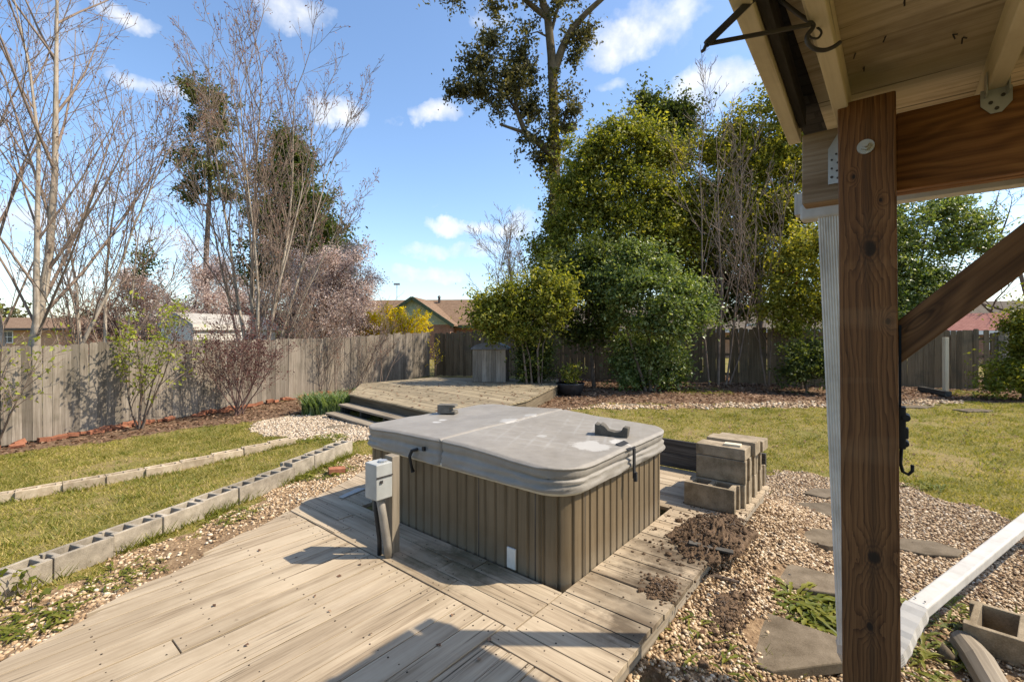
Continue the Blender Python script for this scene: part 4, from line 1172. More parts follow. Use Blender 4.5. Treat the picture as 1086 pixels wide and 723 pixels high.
    bm = bmesh.new(); bm.from_mesh(gut.data); bmesh.ops.recalc_face_normals(bm, faces=bm.faces); bm.to_mesh(gut.data); bm.free()
    mb = MB(); mb.frame_box(uv(.18, v_ - .005, z0 - .03), U, V, Z, .17, .085, .075); mb.build('outlet', M['white'], gut, bev=.012)
    mb = MB()
    for u_ in (-.42, -1.2, -2.0): mb.tube([uv(u_, v_ + .03, z0 - .004), uv(u_, v_ + .04, z0 - .07)], .004, 6)
    mb.build('gutter_clip', M['cream'], gut)
    # ribbed downspout
    def ribbed(path, w, d, name, mat, side):
        mb = MB(); nrib = 9
        sec = []
        for i in range(nrib * 2 + 1):
            x = -w / 2 + w * i / (nrib * 2); sec.append((x, -d / 2 - (.003 if i % 2 and name != 'elbow' else 0)))
        for i in range(9): sec.append((w / 2 + (.002 if i % 2 else 0), -d / 2 + d * (i + .5) / 9))
        for i in range(nrib * 2 + 1): sec.append((w / 2 - w * i / (nrib * 2), d / 2 + (.003 if i % 2 and name != 'elbow' else 0)))
        for i in range(9): sec.append((-w / 2 - (.002 if i % 2 else 0), d / 2 - d * (i + .5) / 9))
        n = len(sec); vs = []
        for k, p in enumerate(path):
            p = Vector(p); tn = (Vector(path[min(k + 1, len(path) - 1)]) - Vector(path[max(k - 1, 0)])).normalized()
            ay = (Vector(side) - tn * Vector(side).dot(tn)).normalized(); azv = tn.cross(ay)
            s = 1 + (.07 if name == 'elbow' and k % 2 else 0)
            vs += [p + ay * (a * s) + azv * (b * s) for a, b in sec]
        F = []
        for k in range(len(path) - 1):
            F += [(k * n + i, k * n + (i + 1) % n, (k + 1) * n + (i + 1) % n, (k + 1) * n + i) for i in range(n)]
        mb.add(vs, F)
        o = mb.build(name, mat, t)
        bm = bmesh.new(); bm.from_mesh(o.data); bmesh.ops.recalc_face_normals(bm, faces=bm.faces); bm.to_mesh(o.data); bm.free()
        return o
    d0 = uv(.232, 2.585, 2.385); d1 = d0 + Vector((.105, .02, -1.99))
    ribbed([d0, d1], .092, .064, 'downspout', M['downspout'], U)
    e1 = Vector((2.10, 2.40, .405)); e2 = Vector((4.4, 3.78, .455))
    ep = curve([d1 + Z * .02, d1 + Vector((.02, .01, -.07)), d1 + Vector((.10, .04, -.14)), d1 + Vector((.22, .09, -.15)), Vector((1.90, 2.285, .285)), Vector((1.99, 2.338, .345)), e1 + Vector((.01, .006, .002))], 4)
    ribbed(ep, .088, .066, 'elbow', M['white'], Vector((-.5, .85, 0)))
    mb = MB()
    mb.bar(e1, e2, .086, .064)
    ext = mb.build('downspout_extension', M['white'], t, bev=.012, seg=3)
    mb = MB(); dv_ = (e2 - e1).normalized(); q = e1 + dv_ * .05 + Z * .038
    for a in (-.02, .02): mb.tube([q + dv_.cross(Z) * a, q + dv_.cross(Z) * a + Z * .004], .004, 8)
    mb.build('screw', M['iron'], ext)
    mb = MB(); mb.box(e2.x - .05, e2.y - .03, .24, .14, .09, .34); mb.build('support_block', M['stackblock'], t)
make_cover_roof()

# hanging bracket
def make_bracket():
    d = 1.0
    t = thing('plant_bracket', 'dark iron triangular hanging plant bracket with curled hook under the roof edge', 'bracket', D(830, -10, .95))
    a, b, c = D(812, -14, .95), D(749, 47, .95), D(861, 26, 1.0)
    mb = MB(); mb.bar(a, b, .010, .014); mb.bar(b, b + (c - b) * .99, .006, .009); mb.tube([b, b + Vector((-.005, 0, -.012)), b + Vector((-.010, 0, -.016))], .004, 6)
    mb.bar(D(812, -14, .95), D(826, -6, .98), .010, .014)
    mb.build('frame', M['iron'], t, bev=.002)
    mb = MB(); path = [D(x, y, 1.0) for x, y in ((822, -4), (845, 14), (861, 25), (862, 30), (856, 38), (857, 46), (864, 52), (874, 53.5), (884, 50), (891, 45))]
    mb.tube(curve(path), .0046, 8); mb.build('hook', M['iron'], t, smooth_=True)
    mb = MB(); mb.tube(curve([D(x, y, 1.02) for x, y in ((868, 17), (866, 28), (870, 32), (871, 36), (867, 41), (860, 40), (857, 36))]), .0026, 6); mb.build('ring', M['iron'], t, smooth_=True)
    mb = MB(); mb.bar(D(826, -10, .98), uv(.235, .62, 2.52), .010, .010); mb.build('mounting_arm', M['iron'], t)
make_bracket()
# ratchet strap
def make_strap():
    t = thing('ratchet_strap', 'dark blue ratchet strap hanging down the right side of the brown post', 'strap', uv(-.012, 1.74, 1.2))
    mb = MB(); mb.frame_box(uv(-.012, 1.735, 1.60), Z, V, U, .27, .028, .006); mb.build('webbing', M['strap'], t)
    mb = MB(); mb.frame_box(uv(-.022, 1.728, 1.515), Z, V, U, .12, .04, .018); mb.tube([uv(-.022, 1.725, 1.605), uv(-.022, 1.772, 1.605)], .011, 8)
    mb.frame_box(uv(-.028, 1.73, 1.545), Z, V, U, .03, .035, .012); mb.tube([uv(-.02, 1.73, 1.530), uv(-.02, 1.77, 1.530)], .010, 8)
    mb.build('ratchet', M['black'], t, bev=.003)
    mb = MB(); mb.tube([uv(-.012, 1.748, 1.515), uv(-.010, 1.748, 1.470), uv(-.015, 1.748, 1.447), uv(-.027, 1.748, 1.441), uv(-.036, 1.748, 1.453), uv(-.036, 1.748, 1.470)], .0045, 8); mb.build('hook', M['black'], t, smooth_=True)
make_strap()

# ------------------------------------------------------------------ raised platform with steps, bin, potted plant
PF = .38
PA, PB, PC, PD, PE, PG = (-3.85, 10.9), (-1.0, 8.0), (.33, 10.0), (1.29, 12.86), (1.45, 14.4), (-4.3, 13.2)
def make_platform():
    t = thing('raised_platform', 'low weathered wooden platform with two steps beside the back fence', 'wooden platform', ((PA[0] + PD[0]) / 2, 11.5, -.1))
    polyp = [PA, PB, PC, PD, PE, (-2.6, 15.0), PG]
    dd = Vector((PB[0] - PA[0], PB[1] - PA[1], 0)).normalized(); nn = Vector((-dd.y, dd.x, 0))
    mb = MB(); w = 0
    k = -1.0
    while k < 7.5:
        P = [PA[0] + nn.x * k, PA[1] + nn.y * k]
        a = (P[0] - dd.x * 4, P[1] - dd.y * 4); b = (P[0] + dd.x * 9, P[1] + dd.y * 9)
        # polygon strip
        Q = [tuple(p) for p in polyp]
        c_ = (a[0] + nn.x * .14, a[1] + nn.y * .14); e_ = (b[0] + nn.x * .14, b[1] + nn.y * .14)
        Q = clip(Q, b, a); Q = clip(Q, c_, e_) if Q else Q
        if len(Q) >= 3: mb.prism(Q, PF - .035 + random.uniform(-.003, .003), PF + random.uniform(-.004, .004), dd)
        k += .148
    mb.build('deck_boards', M['platform'], t)
    mb = MB()
    for p, q in ((PA, PB), (PB, PC), (PC, PD), (PD, PE), (PG, PA)):
        p3, q3 = Vector((*p, .2)), Vector((*q, .2)); inn = Vector((0, 12.0, .2)) - (p3 + q3) / 2; e = (q3 - p3).normalized(); ni = Vector((-e.y, e.x, 0)); ni = ni if ni.dot(inn) > 0 else -ni
        mb.bar(p3 + ni * .05, q3 + ni * .05, .04, .27)
    mb.build('fascia', M['platform_edge'], t)
    for i, (z, off) in enumerate(((.20, .03), (.04, .33))):
        mb = MB(); o = Vector((PA[0], PA[1], 0)) + dd * .12 - nn * (off + .28)
        mb.frame_box(o + Z * (z - .045), dd, nn, Z, 3.7, .28, .045)
        s = mb.build('step', M['greywood'], t, bev=.006)
        for q in (.05, 1.0, 2.0, 3.0):
            mb = MB(); mb.frame_box(o + dd * q + nn * .03 + Z * (z - .35), Z, dd, nn, .30, .05, .22); mb.build('support', M['darkwood'], s)
make_platform()
def make_bin():
    c = D(521, 402, 13.9); c.z = PF
    t = thing('storage_bin', 'slatted grey wooden bin with domed dark lid against the back fence', 'storage bin', c, -.12)
    mb = MB()
    for i in range(7): mb.frame_box((-.49 + i * .14, -.40, .01), Z, (1, 0, 0), (0, 1, 0), 1.0 + random.uniform(-.005, .005), .135, .02)
    for i in range(6):
        mb.frame_box((-.49, -.38 + i * .13, .01), Z, (0, 1, 0), (1, 0, 0), 1.0, .125, .02); mb.frame_box((.47, -.38 + i * .13, .01), Z, (0, 1, 0), (1, 0, 0), 1.0, .125, .02)
    mb.frame_box((-.49, .38, .01), (1, 0, 0), Z, (0, 1, 0), .98, 1.0, .02)
    mb.build('body', M['fence'], t, True)
    mb = MB(); P = []; n = 14
    prof = [(-.54 + 1.08 * i / n, .99 + .17 * max(0, 1 - abs(2 * i / n - 1) ** 2.6)) for i in range(n + 1)]
    for y in (-.46, .46): P += [(x, y, z) for x, z in prof] + [(.54, y, .955), (-.54, y, .955)]
    m = n + 3
    mb.add(P, [tuple(range(m - 1, -1, -1)), tuple(range(m, 2 * m))] + [(i, (i + 1) % m, (i + 1) % m + m, i + m) for i in range(m)])
    o = mb.build('lid', M['lid'], t, True, bev=.02)
    bm = bmesh.new(); bm.from_mesh(o.data); bmesh.ops.recalc_face_normals(bm, faces=bm.faces); bm.to_mesh(o.data); bm.free()
make_bin()

# ------------------------------------------------------------------ fences
def fence(name, pts, h, label, mat, pw=.14, post_every=2.4, gaps=(), post_mat=None, front_posts=False, jit=.03):
    base = Vector((*pts[0], 0))
    t = thing(name, label, 'fence', base + Z * float(g(*pts[0])))
    mb = MB(); pm = []
    for (x1, y1), (x2, y2) in zip(pts, pts[1:]):
        a, b = Vector((x1, y1, 0)), Vector((x2, y2, 0)); L = (b - a).length; e = (b - a) / L; nrm = Vector((e.y, -e.x, 0))
        n = int(L / pw)
        for i in range(n):
            if random.random() < .006: continue
            p = a + e * (i * pw); gz = float(g(p.x, p.y)); hh = h + random.gauss(0, .02) + jit * math.sin(i * .09)
            w = pw - random.uniform(.001, .006); lean = random.gauss(0, .005)
            ax = (Z + e * lean + nrm * random.gauss(0, .004)).normalized()
            off = nrm * random.uniform(0, .008)
            # dog-eared picket
            o = p + off + Z * (gz + .02 + random.uniform(0, .04))
            pr = [(0, 0), (w, 0), (w, hh - .03), (w - .025, hh), (.025, hh), (0, hh - .03)]
            ou, ov = random.random() * 40, random.random() * 40
            k = len(pr); vs = [o + e * u_ + ax * z_ for u_, z_ in pr] + [o + e * u_ + ax * z_ + nrm * .018 for u_, z_ in pr]
            tu = [(z_ + ou, u_ + ov) for u_, z_ in pr]
            F = [tuple(range(k)), tuple(range(2 * k - 1, k - 1, -1))] + [(j, j + k, (j + 1) % k + k, (j + 1) % k) for j in range(k)]
            Q = [tu, tu[::-1]] + [[tu[j], tu[j], tu[(j + 1) % k], tu[(j + 1) % k]] for j in range(k)]
            mb.add(vs, F, Q)
        for z in (.35, 1.0, h - .25):
            q1 = a - nrm * .022; q2 = b - nrm * .022
            mb.bar(q1 + Z * (float(g(x1, y1)) + z), q2 + Z * (float(g(x2, y2)) + z), .04, .085)
        m = max(1, int(L / post_every))
        for i in range(m + 1): pm.append((a + e * (L * i / m), nrm, e))
    o = mb.build('pickets', M[mat], t)
    bm = bmesh.new(); bm.from_mesh(o.data); bmesh.ops.recalc_face_normals(bm, faces=bm.faces); bm.to_mesh(o.data); bm.free()
    for p, nrm, e in pm:
        mb = MB(); q = p - nrm * .095 + Z * float(g(p.x, p.y))
        mb.frame_box(q - e * .045 - Z * .1, Z, e, nrm, h + .02, .09, .09 if False else .05)
        mb.build('post', M[mat], t)
LF = [(-15.6, -3.8), (-9.3, 8.4), (-3.5, 19.6)]
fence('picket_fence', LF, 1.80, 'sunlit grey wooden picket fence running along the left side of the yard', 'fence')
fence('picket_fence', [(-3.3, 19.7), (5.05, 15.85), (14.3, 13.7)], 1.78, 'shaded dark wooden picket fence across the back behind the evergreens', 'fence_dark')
fence('picket_fence', [(14.4, 13.68), (19.5, 12.9), (24, 12.1)], 1.80, 'grey picket fence at the far right beyond the diagonal brace', 'fence')
c = D(1003, 416, 12.9)
mb = MB(); mb.frame_box((c.x - .055, c.y - .05, float(g(c.x, c.y)) - .05), Z, (1, 0, 0), (0, 1, 0), 1.62, .10, .10)
o = mb.build('fence_post', M['lightpost'], bev=.006); tag(o, 'pale new wooden post standing before the right back fence', 'post')
mb = MB(); a = W(976, 415); mb.bar(a + Z * .08, W(1006, 421) + Z * .08, .16, .14); o = mb.build('landscape_timber', M['darkwood'], bev=.01); tag(o, 'dark old timber lying in the leaf bed by the pale post', 'timber')

# red brick edging pieces along the left fence
bmesh_b = block_mesh('clay_brick', .20, .095, .06, True)
rn = random.Random(3)
for i in range(72):
    s = i / 46 + rn.uniform(-.01, .01) if i < 46 else rn.uniform(.28, .72)
    p = Vector((-10.2, 6.65)).lerp(Vector((-5.9, 14.95)), s) + Vector((.91, -.4)) * (.10 + rn.uniform(-.05, .14))
    if .50 < s < .56: continue
    o = bpy.data.objects.new('clay_brick', bmesh_b)
    if not bmesh_b.materials: bmesh_b.materials.append(M['brick_red'])
    o.location = (p[0], p[1], float(g(p[0], p[1])) + rn.uniform(-.01, .05)); o.rotation_euler = (rn.uniform(-.35, .35), rn.uniform(-.3, .3), 1.1 + rn.uniform(-.5, .5)); o.scale = (rn.uniform(.7, 1.2), 1, rn.uniform(.8, 1.5))
    C.objects.link(o); bevel(o, .006)
    tag(o, 'broken terracotta brick in the ragged edging at the foot of the left fence', 'brick', 'terracotta bricks along the left fence')
q = W(362 - 5, 503)
o = bpy.data.objects.new('clay_brick', bmesh_b); o.location = (q.x, q.y, q.z + .03); o.rotation_euler = (.1, .05, .5); C.objects.link(o); bevel(o, .006)
tag(o, 'single terracotta brick in the weeds beside the deck left edge', 'brick')

# ------------------------------------------------------------------ plants
class Tubes:
    """many thin tubes for ONE mesh"""
    def __init__(s): s.mb = MB()
    def add(s, pts, r0, r1, sides):
        n = len(pts)
        s.mb.tube(pts, [r0 + (r1 - r0) * i / (n - 1) for i in range(n)], sides, cap=False)
def jitter_path(p, d, L, n, wig, trop, rn):
    pts = [p.copy()]; d = d.normalized()
    for i in range(n):
        d = (d + Vector((rn.gauss(0, wig), rn.gauss(0, wig), rn.gauss(0, wig * .6) + trop))).normalized()
        p = p + d * (L / n); pts.append(p.copy())
    return pts, d
def grow(T, W_, p, d, L, r, lev, cfg, rn, tips):
    n = 6 if lev == 0 else (4 if lev == 1 else 3)
    pts, d2 = jitter_path(p, d, L, n, cfg['wig'] * (1 + .3 * lev), cfg['trop'] * (.4 if lev == 0 else 1), rn)
    (T if lev < cfg.get('split', 1) else W_).add(pts, r, max(r * (.10 if lev == 0 else .25), cfg['rmin']), 7 if lev == 0 else (5 if lev == 1 else 3))
    if lev >= cfg['levels'] - 1:
        tips.extend(pts[1:])
        return
    nc = cfg['nc'][lev]
    for i in range(nc):
        f = cfg['f0'][lev] + (1 - cfg['f0'][lev]) * ((i + rn.random()) / nc)
        k = min(int(f * n), n - 1); q = pts[k].lerp(pts[k + 1], f * n - k)
        t = (pts[k + 1] - pts[k]).normalized()
        s = t.orthogonal().normalized(); s.rotate(Matrix.Rotation(rn.uniform(0, 2 * PI), 3, t))
        a = math.radians(cfg['ang'][lev] * rn.uniform(.7, 1.3))
        dn = t * math.cos(a) + s * math.sin(a)
        grow(T, W_, q, dn, L * cfg['lr'][lev] * rn.uniform(.7, 1.2) * (1 - .45 * f), max(r * (1 - .6 * f) * cfg['rr'], cfg['rmin']), lev + 1, cfg, rn, tips)
def leaf_mesh(name, P, size, mat, parent=None, up=.4, asp=.5, out_c=None):
    N = len(P)
    if N == 0: return None
    n = RNG.normal(0, 1, (N, 3)); n[:, 2] += up * 1.6
    if out_c is not None:
        o = P - np.array(out_c)[None]; o /= np.linalg.norm(o, axis=1, keepdims=True) + 1e-6; n += o * .9
    n /= np.linalg.norm(n, axis=1, keepdims=True)
    a = RNG.normal(0, 1, (N, 3)); a -= n * (a * n).sum(1, keepdims=True); a /= np.linalg.norm(a, axis=1, keepdims=True)
    b = np.cross(n, a)
    s = (size * RNG.uniform(.65, 1.35, N))[:, None]
    v = np.stack([P - a * s * .5, P + b * s * asp * .5 + n * s * .10, P + a * s * .5 - n * s * .06, P - b * s * asp * .5 + n * s * .10], 1).reshape(-1, 3)
    return np_mesh(name, v, np.arange(4 * N).reshape(N, 4), mat, parent)
def clump_points(clumps, per, sig, seed=0, shell=.45, gaps=-.30):
    """clumps: (x,y,z, rx,ry,rz, twigs); leaves sit in small sprays through the volume"""
    out = []
    for i, (x, y, z, rx, ry, rz, nt) in enumerate(clumps):
        d = RNG.normal(0, 1, (nt, 3)); d /= np.linalg.norm(d, axis=1, keepdims=True)
        r = RNG.uniform(0, 1, nt) ** shell
        nz = np.array([mnoise.noise(Vector((a[0] * 2.1 + i * 7 + seed, a[1] * 2.1, a[2] * 2.1))) + .5 * mnoise.noise(Vector((a[0] * 5 + i * 3, a[1] * 5 + seed, a[2] * 5))) for a in d])
        r = r * (1 + .85 * nz)
        spray = RNG.uniform(0, 1, nt) < .13; r = np.where(spray, np.maximum(r, 1.0) * RNG.uniform(1.0, 1.22, nt), r)
        c = np.stack([x + d[:, 0] * r * rx, y + d[:, 1] * r * ry, z + d[:, 2] * r * rz], -1)
        # open some gaps
        gp = np.array([mnoise.noise(Vector((q[0] * .95 + seed * 3, q[1] * .95, q[2] * .95))) for q in c])
        keep = gp > gaps; c = c[keep]; spray = spray[keep]; dd_ = d[keep]
        k = RNG.poisson(per, len(c)) + 2
        ax = RNG.normal(0, 1, (len(c), 3)) * sig * 1.1; ax = np.where(spray[:, None], (dd_ + np.array([0, 0, .35])) * sig * 1.9, ax); tt = RNG.normal(0, 1, (int(k.sum()), 1))
        pts = np.repeat(c, k, 0) + np.repeat(ax, k, 0) * tt + RNG.normal(0, sig * .55, (int(k.sum()), 3)) * np.array([1, 1, .75])
        out.append(pts)
    return np.concatenate(out)
def trunk_part(t, stems, mat, name='trunk', sides=8):
    T = Tubes()
    for pts, r0, r1 in stems: T.add([Vector(p) for p in pts], r0, r1, sides)
    return T.mb.build(name, mat, t, smooth_=True)
def bare_tree(name, label, base, stems, cfg, mat, twig, seed, cat='tree', group=None, buds=None, budn=0, buds_size=.06, twig_mat=None, flowers=None):
    rn = random.Random(seed)
    t = thing(name, label, cat, base, 0, group)
    T, W_ = Tubes(), Tubes(); tips = []
    for off, d, L, r in stems:
        grow(T, W_, Vector(base) + Vector(off), Vector(d).normalized(), L, r, 0, cfg, rn, tips)
    T.mb.build('trunk', M[mat], t, smooth_=True)
    if W_.mb.v: W_.mb.build('branches', M[twig], t, smooth_=True)
    if buds and tips:
        P = np.array([tuple(p) for p in tips]); i = RNG.integers(0, len(P), budn)
        leaf_mesh('buds' if 'bud' in buds else 'foliage', P[i] + RNG.normal(0, flowers or .04, (budn, 3)), buds_size, M[buds], t)
    return t
def G(px, d): x = (px - CX) / FPX * d; return Vector((x, d, float(g(x, d))))

UPR = dict(levels=4, wig=.05, trop=.10, nc=[11, 6, 4], f0=[.18, .12, .1], ang=[24, 30, 34], lr=[.52, .5, .55], rr=.42, rmin=.005)
# large pale trees beyond the left fence
b = G(22, 10.3)
bare_tree('bare_tree', 'large bare tree with pale grey stems behind the fence at the left edge', b,
          [((-.25, 0, 0), (-.12, .05, 1), 11, .10), ((.02, .1, 0), (.05, .05, 1), 11.5, .115), ((.22, -.05, 0), (.22, -.02, 1), 9.5, .085), ((-.5, .2, 0), (-.4, .1, 1), 9.5, .08), ((.1, .3, 0), (.36, .2, 1), 7.6, .055)],
          dict(UPR, nc=[12, 7, 4], f0=[.16, .15, .1], ang=[32, 34, 36], lr=[.48, .5, .55], rmin=.005), 'bark_pale', 'bark_twig', 11, buds='lf_bud', budn=4200, buds_size=.05)
b = G(103, 11.8)
bare_tree('bare_tree', 'slender multi stemmed bare tree behind the fence, right of the large left tree', b,
          [((-.15, 0, 0), (-.10, 0, 1), 6.8, .055), ((.12, 0, 0), (.10, 0, 1), 7.4, .055), ((.3, .1, 0), (.22, 0, 1), 5.6, .04), ((-.3, .1, 0), (-.26, 0, 1), 5.2, .035)],
          dict(UPR, nc=[11, 6, 3], f0=[.1, .15, .1], ang=[26, 30, 34], rmin=.006), 'bark_pale', 'bark_twig', 12, buds='lf_bud', budn=900, buds_size=.05)
b = G(272, 14.3)
bare_tree('bare_tree', 'tall vase shaped bare tree with many upright stems behind the white shed fence', b,
          [((-.15, 0, 0), (-.15, 0, 1), 10.2, .07), ((0, .1, 0), (-.03, 0, 1), 10.8, .085), ((.12, 0, 0), (.10, .05, 1), 10.4, .075), ((.2, .1, 0), (.22, 0, 1), 9.0, .055), ((-.25, 0, 0), (-.26, 0, 1), 8.6, .05), ((.05, -.1, 0), (.03, -.10, 1), 9.8, .06), ((.25, 0, 0), (.36, .1, 1), 6.8, .04), ((-.1, .1, 0), (-.08, .1, 1), 10.2, .055), ((.16, 0, 0), (.16, -.06, 1), 9.6, .05)],
          dict(UPR, nc=[12, 6, 4], f0=[.14, .14, .1], ang=[22, 28, 32], lr=[.40, .5, .55], rmin=.006), 'bark_pale', 'bark_twig', 13, buds='lf_bud', budn=3800, buds_size=.07)
# distant evergreens on the left
def pine(px, d, ytop, label, patches, seed, rtr=.28, per=30, sig=.27, size=.26, leaf='lf_pine', nt=26, gp=-.12):
    b = G(px, d); top = D(px, ytop, d)
    t = thing('pine_tree', label, 'tree', b)
    n = 8; rn = random.Random(seed)
    trunk_part(t, [([b + (top - b) * (i / n) + Vector((rn.gauss(0, .12), 0, 0)) * (0 if i == 0 else 1) for i in range(n + 1)], rtr, .05)] +
               [([b + (top - b) * ((D(px, py, d).z - .6 - b.z) / (top.z - b.z)), D((px + qx) / 2, py + 2, d) - Z * .3, D(qx, py, d)], .09, .03) for qx, py, rx, ry in patches], M['bark_brown'])
    cl = []
    for qx, py, rx, ry in patches:
        c = D(qx, py, d); s = d / FPX
        cl.append((c.x, c.y, c.z, rx * s * .85, min(rx * s, 2.2), ry * s * .72, int(nt * (rx * ry) ** .5 / 9) + 4))
    leaf_mesh('crown', clump_points(cl, per, sig, seed, .45, gp), size, M[leaf], t, .3, .42)
    return t
pine(220, 36, 82, 'tall dark pine behind the bare trees, crown high on a thin trunk', [(205, 95, 18, 10), (228, 108, 24, 16), (205, 135, 14, 14), (225, 150, 26, 18), (198, 165, 18, 14), (232, 182, 28, 18), (205, 195, 18, 16), (240, 205, 16, 12), (200, 210, 9, 8), (235, 130, 18, 14)], 21)
t = pine(306, 31, 136, 'broad dark conical evergreen behind the vase shaped bare tree', [(300, 150, 14, 14), (312, 170, 20, 18), (298, 190, 26, 18), (318, 212, 34, 20), (296, 232, 40, 20), (334, 240, 36, 18), (310, 262, 52, 22), (350, 268, 24, 18), (300, 292, 60, 24), (345, 296, 34, 20)], 22, .25, 26, .30, .26, 'lf_dark', 72, -.3)
pine(152, 30, 262, 'small round dark evergreen just above the fence line at left', [(152, 278, 14, 12), (146, 292, 16, 12)], 23, .12, 22, .3, .24, 'lf_dark', 20)
# blossoming trees behind the left fence
BL = dict(levels=4, wig=.10, trop=.02, nc=[11, 7, 5], f0=[.15, .15, .1], ang=[48, 42, 45], lr=[.62, .52, .55], rr=.55, rmin=.008)
bare_tree('blossom_tree', 'pale pink blossom tree spreading behind the white shed', G(196, 21), [((0, 0, 0), (-.1, 0, 1), 5.0, .11), ((.3, 0, 0), (.5, 0, 1), 5.0, .08), ((-.3, 0, 0), (-.6, .1, 1), 4.6, .08)], BL, 'bark_brown', 'bark_red', 31, group=None, buds='lf_pink', budn=34000, buds_size=.08, flowers=.15)
bare_tree('blossom_tree', 'pink and rusty blossom tree behind the tall vase shaped tree', G(318, 20), [((0, 0, 0), (.1, 0, 1), 5.4, .11), ((.3, 0, 0), (.55, 0, 1), 5.0, .08), ((-.3, 0, 0), (-.5, .1, 1), 5.2, .08)], BL, 'bark_brown', 'bark_red', 32, buds='lf_pink', budn=34000, buds_size=.08, flowers=.15)
bare_tree('blossom_tree', 'feathery pale blossom tree beside the chimney of the green gabled house', G(354, 22), [((0, 0, 0), (.2, 0, 1), 4.4, .09), ((-.3, 0, 0), (-.15, 0, 1), 5.4, .08), ((.3, 0, 0), (.6, .1, 1), 3.4, .06)], BL, 'bark_brown', 'bark_red', 33, buds='lf_pink', budn=28000, buds_size=.08, flowers=.15)
bare_tree('blossom_tree', 'rusty budded shrubby tree showing over the fence left of the shed', G(135, 20), [((0, 0, 0), (.1, 0, 1), 3.8, .08), ((-.3, 0, 0), (-.4, 0, 1), 3.2, .07), ((.4, 0, 0), (.4, 0, 1), 3.6, .07)], BL, 'bark_brown', 'bark_red', 34, buds='lf_bud', budn=9000, buds_size=.075, flowers=.12)
# shrubs in front of the left fence
SH = dict(levels=3, wig=.09, trop=.05, nc=[9, 4], f0=[.2, .15], ang=[34, 38], lr=[.5, .5], rr=.55, rmin=.004, split=1)
b = W(148, 455)
bare_tree('lime_shrub', 'thin shrub with sparse bright lime leaves before the left fence', b, [((0, 0, 0), (.03, 0, 1), 2.2, .03), ((.05, 0, 0), (.42, .05, 1), 2.4, .022), ((-.03, 0, 0), (-.35, .05, 1), 1.8, .018), ((.03, .02, 0), (.2, .1, 1), 2.3, .02)], SH, 'bark_brown', 'bark_twig', 41, 'shrub', buds='lf_lime', budn=950, buds_size=.085, flowers=.06)
b = W(-8, 478)
bare_tree('lime_shrub', 'lime leaved shrub cut by the left edge of the photograph', b, [((0, 0, 0), (.05, 0, 1), 2.2, .025), ((.05, 0, 0), (.25, .05, 1), 1.9, .02), ((-.2, 0, 0), (-.25, .05, 1), 2.0, .018)], SH, 'bark_brown', 'bark_twig', 42, 'shrub', buds='lf_lime', budn=280, buds_size=.085, flowers=.06)
b = W(254, 440)
bare_tree('burgundy_shrub', 'twiggy burgundy leaved shrub before the left fence', b, [((random.uniform(-.1, .1), random.uniform(-.1, .1), 0), (math.cos(k * .9) * .5, math.sin(k * .9) * .35, 1), random.uniform(1.5, 2.4), .016) for k in range(12)], dict(SH, nc=[9, 5]), 'bark_red', 'bark_red', 43, 'shrub', buds='lf_burg', budn=4600, buds_size=.05, flowers=.05)
b = G(338, 14.6)
bare_tree('bare_shrub', 'clump of tall bare upright stems before the fence near the strap leaves', b, [((random.uniform(-.7, .6), random.uniform(-.25, .25), 0), (random.uniform(-.25, .35), random.uniform(-.1, .1), 1), random.uniform(2.0, 3.2), .014) for k in range(15)], dict(SH, nc=[7, 4], trop=.06, ang=[24, 30]), 'bark_twig', 'bark_twig', 44, 'shrub', buds='lf_bud', budn=900, buds_size=.05, flowers=.05)
b = G(388, 15.6)
bare_tree('bare_shrub', 'clump of thin bare brown stems before the fence by the platform corner', b, [((random.uniform(-.5, .5), random.uniform(-.2, .2), 0), (random.uniform(-.1, .55), random.uniform(-.1, .1), 1), random.uniform(1.6, 2.8), .012) for k in range(10)], dict(SH, nc=[7, 4], trop=.05, ang=[24, 30]), 'bark_twig', 'bark_twig', 45, 'shrub', buds='lf_bud', budn=400, buds_size=.05, flowers=.05)
# forsythia behind the fence
b = G(418, 22)
bare_tree('forsythia_shrub', 'bright yellow flowering shrub behind the fence before the green gable', b, [((random.uniform(-.5, .5), 0, 0), (random.uniform(-.6, .6), random.uniform(-.2, .2), 1), random.uniform(2.0, 2.7), .02) for k in range(9)], dict(SH, ang=[40, 40]), 'bark_twig', 'bark_twig', 46, 'shrub', buds='lf_forsythia', budn=12000, buds_size=.11, flowers=.09)
b = G(462, 18.9)
bare_tree('forsythia_shrub', 'yellow flowering sprig at the corner where the two fences meet', b, [((0, 0, 0), (-.05, 0, 1), 1.4, .015), ((.05, 0, 0), (-.1, 0, 1), 1.1, .012)], SH, 'bark_twig', 'bark_twig', 47, 'shrub', buds='lf_forsythia', budn=140, buds_size=.07, flowers=.05)

